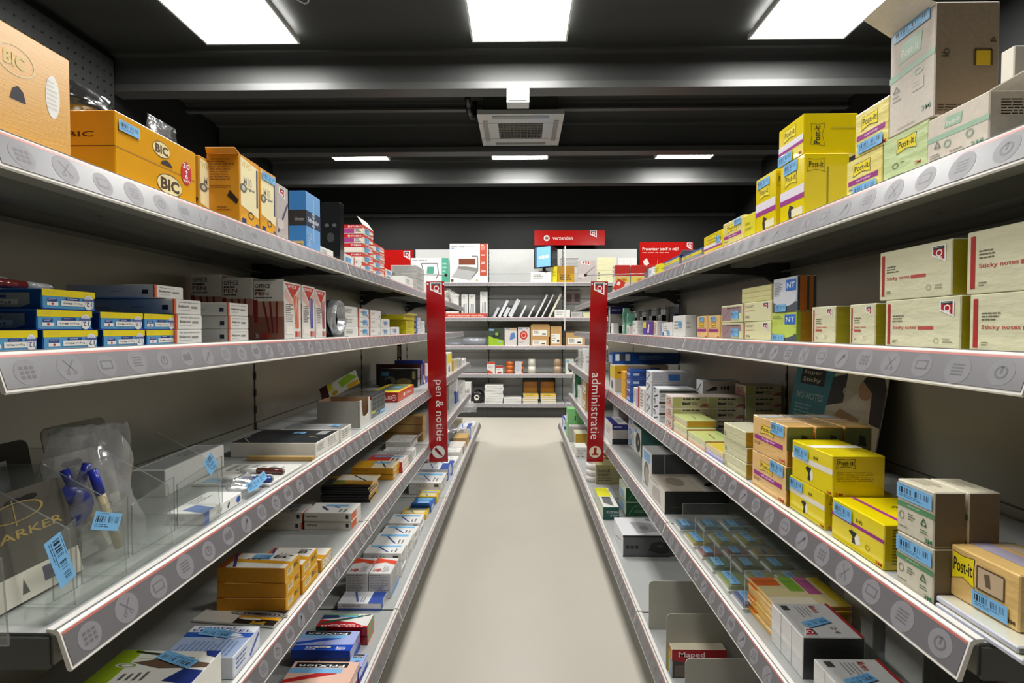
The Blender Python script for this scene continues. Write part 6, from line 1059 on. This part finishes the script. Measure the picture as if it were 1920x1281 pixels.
b('R', 5, 1064, 1061.5, None, .13, 'binder', 'box_file', 'tall green box file at the far end of the bottom shelf', yb=831, h=.226, cat='box file')
b('R', 5, 1058, 1054, None, .06, 'whiteblue', 'folder_box', 'small white and blue box at the far corner of the bottom shelf', s=.012, h=.08)

# ================================================================ rear unit
RU = 'on the rear unit '
b('W', 1, 843, 914, 457, .12, 'fellow', 'binding_machine_box', 'tall white box with binding machine picture and red-brown side band', s=.01)
b('W', 1, 770, 841, 484, .12, 'fellow2', 'laminator_box', 'white box with green side band ' + RU + 'top shelf', s=.01)
mw = b('W', 1, 995, 1034, 510, .1, 'white', 'box', 'white box under the small monitor', s=.01)
b('W', 1, 1036, 1045, 500, .12, 'yellow', 'box', 'bright yellow narrow box beside the white box under the monitor', s=.02)
b('W', 1, 1046, 1077, 499, .12, 'safe', 'box', 'golden yellow box on the top rear shelf', s=.02)
b('W', 1, 1083, 1117, 488, .02, 'penphoto', 'paper_pack', 'white paper pack with small emblem ' + RU + 'top shelf', s=.02)
b('W', 1, 1119, 1155, 483, .02, 'padcream', 'paper_pack', 'cream paper pack ' + RU + 'top shelf', s=.02)
b('W', 1, 1158, 1194, 484, .03, 'wrapwhite', 'paper_pack', 'film-wrapped white pack at the end of the top rear shelf', s=.02)
p = at_y(1030, 482, 5.82); t = thing('monitor', 'small black monitor with blue screen turned towards the pen side', 'monitor', (p.x - .06, 5.82, mw.zt + .001), R(-36))
mb = MB(); mb.box(-.05, -.04, 0, .05, .04, .012, mat('#161616', 'plastic')); mb.box(-.016, -.01, .012, .016, .01, .05, mat('#161616', 'plastic')); mb.build('foot', t)
mb = MB(); mb.geo([(-.12, -.03, .045), (.12, -.03, .045), (.12, -.03, .3), (-.12, -.03, .3), (-.1, .13, .07), (.1, .13, .07), (.1, .13, .28), (-.1, .13, .28)], [(0, 1, 2, 3), (7, 6, 5, 4), (0, 4, 5, 1), (1, 5, 6, 2), (2, 6, 7, 3), (3, 7, 4, 0)], mat('#1c1d1e', 'plastic')); mb.build('casing', t)
mb = MB(); f = Face((-.105, -.0302, .06), (.21, 0, 0), (0, 0, .225)); draw(mb, f, [('r', 0, 0, 1, 1, '#5f8fc4', 'led'), ('r', .0, 0, .12, 1, '#31455e', 'led'), ('r', .25, .42, .38, .54, '#d8e6f4', 'led'), ('r', .45, .42, .6, .56, '#d8e6f4', 'led'), ('r', .68, .44, .9, .58, '#d8e6f4', 'led')]); mb.build('screen', t)
p = at_y(1066, 492, 5.95); t = thing('wire_basket', 'grey wire basket on the golden yellow box', 'basket', (p.x, 5.86, WZ[1] + .195)); m = mat('#8b8b88', 'metal')
for i in range(4):
    mb = MB(); z = .002 + i * .028; q = [(-.1, -.05, z), (.1, -.05, z), (.1, .05, z), (-.1, .05, z), (-.1, -.05, z)]; mb.path(q, .0025, m, 6); mb.build('wire', t)
a_ = at_y(1060, 462, 5.6); c_ = at_y(1059, 620, 5.6); mb = MB(); mb.tube(a_, c_, .006, .006, mat('#e3e2de', 'plastic'), 8); mb.box(a_.x - .004, 5.596, a_.z, a_.x + .004, 5.77, a_.z + .008, mat('#c9c9c5', 'metal'))
tag(mb.build('white_rod', None), 'thin white vertical rod hanging in front of the rear unit', 'rod')
b('W', 2, 836, 860, 551, .06, 'mousewhite', 'box', 'upright white box with dark square on the second rear shelf', s=.04)
for xa, xb, yt, lab in ((865, 877, 552, 'nearest the white box'), (879, 891, 552, 'in the middle'), (900, 914, 547, 'tallest')): b('W', 2, xa, xb, yt, .05, 'marker3', 'pen_box', 'slim white box with blue foot, ' + lab + ' on the second rear shelf', s=.04)
style('strip', '#d2563e', 'gloss', F=[('t', .05, .2, .93, .8, '#f0d9d2', 'een professionele uitstraling')])
b('W', 2, 836, 912, 588, .004, 'strip', 'shelf_sign', 'red lettered strip standing on the second rear shelf edge', s=.012, cat='sign')
for i, (xb, hp, tk, col, ed, lab) in enumerate(((924, 18, 6, '#c9cbd2', '#8d8f94', 'short grey envelope bundle, first in the slanted rack'), (934, 31, 6, '#e3e4e6', '#8d8f94', 'tall pale envelope bundle, second in the slanted rack'), (943, 17, 8, '#d6d8da', '#8d8f94', 'short pale envelope bundle, third in the slanted rack'), (953, 32, 9, '#d8dade', '#a5a8ae', 'thick grey-white envelope bundle in the slanted rack'), (974, 22, 4, '#e9e9e7', '#7d7f82', 'thin white envelope bundle in the slanted rack'), (990, 22, 3, '#e9e9e7', '#7d7f82', 'thinnest white envelope bundle in the slanted rack'),
        (1003, 42, 4, '#e6e6e2', '#45463f', 'tall white envelope bundle beside the thin ones'), (1015, 42, 3, '#e6e6e2', '#3a3b35', 'tall thin envelope bundle in the slanted rack'), (1028, 43, 5, '#e0dcc8', '#2f302b', 'last tall cream envelope bundle in the slanted rack'))):
    p = at_y(xb, 594, WU + .05); h = hp * 5.81 / F / math.cos(R(27)); tw = tk * 5.81 / F * .8; t = thing('envelope_bundle', lab, 'envelopes', (p.x, WU + .05, WZ[2] + .004 + tw * .46)); t.rotation_euler = (0, R(27), 0)
    mb = MB(); mb.box(0, 0, 0, tw, .16, h, mat(col)); mb.build('bundle', t); mb = MB(); mb.box(-.004, 0, 0, -.001, .18, h * .9, mat(ed)); mb.build('rack_divider', t)
b('W', 2, 1040, 1069, 581, .12, 'white', 'box', 'white flat box beside the slanted envelope rack', s=.02)
b('W', 2, 1071, 1092, 585, .12, 'grey', 'box', 'low grey-white box behind the administration sign', s=.02)
b('W', 2, 1093, 1106, 586, .12, 'padcream', 'box', 'low cream box behind the administration sign', s=.02)
for u, lab in ((1067, 'nearer the thin rod'), (1082, 'nearer the administration sign')):
    p = at_y(u, 545, WP - .02); t = thing('hanging_pack', 'small grey-pink hanging pack on the rear panel, ' + lab, 'blister pack', p); mb = MB(); mb.box(-.045, -.001, -.16, .045, .001, 0, mat('#b9aca6', 'gloss')); mb.build('backing_card', t); mb = MB(); mb.box(-.03, -.015, -.13, .03, -.0012, -.05, mat('#6a5a5a', 'gloss')); mb.build('contents', t); mb = MB(); mb.tube((0, .016, -.01), (0, -.03, -.01), .002, .002, mat('#b9b9b5', 'metal'), 6); mb.build('hook', t)
b('W', 3, 916, 944, 615, .1, 'postgreen', 'shipping_box', 'lime green box with dark parcel picture on the rear unit', s=.01)
b('W', 3, 946, 969, 615, .1, 'postblue', 'shipping_box', 'beige box with blue picture beside the lime green one', s=.01)
b('W', 3, 971, 993, 614, .1, 'postred', 'shipping_box', 'pale box with big red circle on the rear unit', s=.01)
kl = b('W', 3, 995, 1029, 632, .12, 'kraftlabel', 'shipping_box', 'brown labelled carton supporting another beside the red circle box', s=.01)
b('W', 3, 995, 1031, 611, .12, 'kraftlabel', 'shipping_box', 'brown labelled carton lying on top of its twin', s=.01, base=kl, flap=('F', .02, 20))
b('W', 3, 1032, 1053, 612, .12, 'kraftlabel', 'shipping_box', 'tall narrow brown carton on the rear unit', s=.01)
b('W', 3, 1061, 1097, 624, .15, 'kraftlabel', 'shipping_box', 'wide brown carton partly behind the administration sign', s=.02)
def roll(name, lab, c, ax, r0, r1, h, col, kind='plastic', core=None):
    t = thing(name, lab, 'roll', c); mb = MB(); mb.ring((0, 0, 0), ax, r0, r1, h, mat(col, kind), 28); mb.build('wound_layers', t, True)
    if core:
        mb = MB(); mb.ring(Vector(ax) * .0002, ax, r0 * .55, r0, h + .0008, mat(core), 28); mb.build('core', t, True)
    return t
m_b = mat('#6f7178', 'wrap')
for u0, u1, v, r, lab in ((869, 911, 644, .048, 'fat silvery bubble wrap roll on the rear unit'), (838, 866, 646, .02, 'flat grey bubble wrap roll behind the pen sign')):
    a_ = at_y(u0, v, WU + .07); c_ = at_y(u1, v, WU + .07); t = roll('bubble_wrap_roll', lab, (a_.x, WU + .07, WZ[3] + r + .001), (1, 0, 0), r * .25, r, c_.x - a_.x, '#94979f', 'wrap')
b('W', 4, 913, 928, 679, .06, 'duct', 'tape_box', 'white box with red foot, taller of two on the rear unit', s=.01)
b('W', 4, 929, 943, 686, .06, 'ducts', 'tape_box', 'small red and white box beside the taller red-footed one', s=.01)
def rollpile(u, col, n, r, h, lab, c2):
    p = at_y(u, 690, WU + .05)
    for i in range(n): t = roll('tape_roll', lab + ', ' + pos(n)[i], (p.x, WU + .062, WZ[4] + .0005 + i * (h + .0005)), (0, 0, 1), r * .6, r, h, col, 'plastic', c2); t['group'] = lab + 's'
rollpile(956, '#c9641e', 3, .046, .047, 'orange tape roll of the small pile', '#3a2010')
b('W', 4, 966, 981, 678, .08, 'oranges', 'tape_box', 'lilac-white box with orange edge beside the orange rolls', s=.01)
rollpile(997, '#d9d6c8', 2, .045, .085, 'clear tape roll of the cream pile', '#b7ad92')
rollpile(1045, '#a98e72', 2, .047, .085, 'brown tape roll of the rear unit pile', '#8a7458')
b('W', 4, 1060, 1076, 673, .05, 'greendisc', 'tape_box', 'white and green upright box beyond the brown rolls', s=.03)
b('W', 5, 848, 883, 717, .25, 'staal', 'box', 'white lettered box on the rear bottom shelf behind the pen shelving', s=.03)
p = at_y(894, 748, WB + .03); roll('film_roll', 'black stretch film roll with white core, lying end-on', (p.x, WB + .02, WZ[5] + .0665), (0, 1, 0), .03, .065, .24, '#1d1d1d', 'plastic', '#e6e4de')
stack('W', 5, 909, 943, 723, .24, 7, 'envelope', 'envelope_pack', 'white envelope pack', 'of the tall pile', s=.02, cat='envelopes', jit=.006)
stack('W', 5, 944, 977, 747, .24, 2, 'envelope', 'envelope_pack', 'white envelope pack', 'of the low pile', s=.02, cat='envelopes', jit=.004)
for xa, xb, lab in ((980, 1010, 'closest to white envelopes'), (1013, 1043, 'closest to the post')):
    p0, p1 = at_y(xa, 757, WB + .05), at_y(xb, 757, WB + .05); W_ = p1.x - p0.x; t = thing('display_case', 'black display case with amber panel ' + lab, 'display case', ((p0.x + p1.x) / 2, WB + .26, WZ[5] + .0005)); m = mat('#1b1b1a', 'plastic'); hc = .275
    mb = MB(); mb.box(-W_ / 2, 0, 0, W_ / 2, .006, hc, m); mb.build('back_plate', t)
    for sx in (-1, 1): mb = MB(); x = sx * (W_ / 2 - .004); mb.box(x - .004, -.05, 0, x + .004, 0, hc, m); mb.build('side_plate', t)
    mb = MB(); mb.box(-W_ / 2 + .008, -.05, hc - .008, W_ / 2 - .008, 0, hc, m); mb.build('top_plate', t)
    mb = MB(); mb.box(-W_ / 2 + .01, -.012, .1, W_ / 2 - .01, -.004, .225, mat('#b8791c', 'gloss')); mb.build('amber_panel', t)
    for i in range(4):
        carton('envelope_pack', f'white-yellow envelope pack, {pos(4)[i]} before the amber panel {lab[8:]}', 'W', ((p0.x + p1.x) / 2 + rnd.uniform(-.004, .004), WB + .115, WZ[5] + .0006 + i * .025), R(rnd.uniform(-2, 2)), W_ - .012, .18, .0244, 'envtop' if i == 3 else 'envyel', 'envelopes', 'envelope packs before the amber panels')

# ---------------------------------------------------------------- red signs at the rear
def board_sign(name, lab, u0, v0, u1, v1, Y, items, th=.006, legs=False):
    a, c = at_y(u0, v1, Y), at_y(u1, v0, Y); t = thing(name, lab, 'sign', ((a.x + c.x) / 2, Y, a.z)); W_, H_ = c.x - a.x, c.z - a.z
    mb = MB(); mb.box(-W_ / 2, 0, 0, W_ / 2, th, H_, mat('#b3120f', 'gloss')); mb.build('panel', t)
    mb = MB(); draw(mb, Face((-W_ / 2, 0, 0), (W_, 0, 0), (0, 0, H_)), items); mb.build('lettering', t)
    mb = MB()
    for sx in (-1, 1): mb.box(sx * W_ * .4 - .01, th, H_ * .3, sx * W_ * .4 + .01, YB - Y if not legs else th + .02, H_ * .5, mat('#2a2a2a', 'paint'))
    mb.build('wall_bracket', t); return t
board_sign('shelf_sign', 'long red sign reading verzenden above the rear unit', 1002, 432, 1134, 460, 6.2, [('o', .175, .48, .042, .2, '#e9e2da'), ('o', .175, .48, .03, .145, '#b3a89c'), ('p', [(.155, .42), (.195, .42), (.195, .54), (.155, .54)], '#7f1512'), ('t', .26, .36, .545, .62, '#e8dcd4', 'verzenden')] + qlogo(.79, .52, .095, .46))
board_sign('shelf_sign', 'red poster reading Presenteer jezelf in stijl beside the rear unit', 1199, 454, 1300, 560, 6.1, [('t', .05, .84, .72, .91, '#ecdcd6', 'Presenteer jezelf in stijl!'), ('l', .05, .79, .72, .82, '#d8a49a', 1), ('p', [(.06, .66), (.13, .72), (.18, .62), (.1, .57)], '#dcd2cc'), ('ln', [(.25, .58), (.33, .6), (.34, .7)], .006, '#c98a80'), ('l', .05, .45, .3, .5, '#c98a80', 2)] + qlogo(.88, .86, .1, .13))
board_sign('shelf_sign', 'red header sign with emblem behind the far left boxes', 715, 469, 775, 560, 6.1, qlogo(.7, .8, .2, .18))
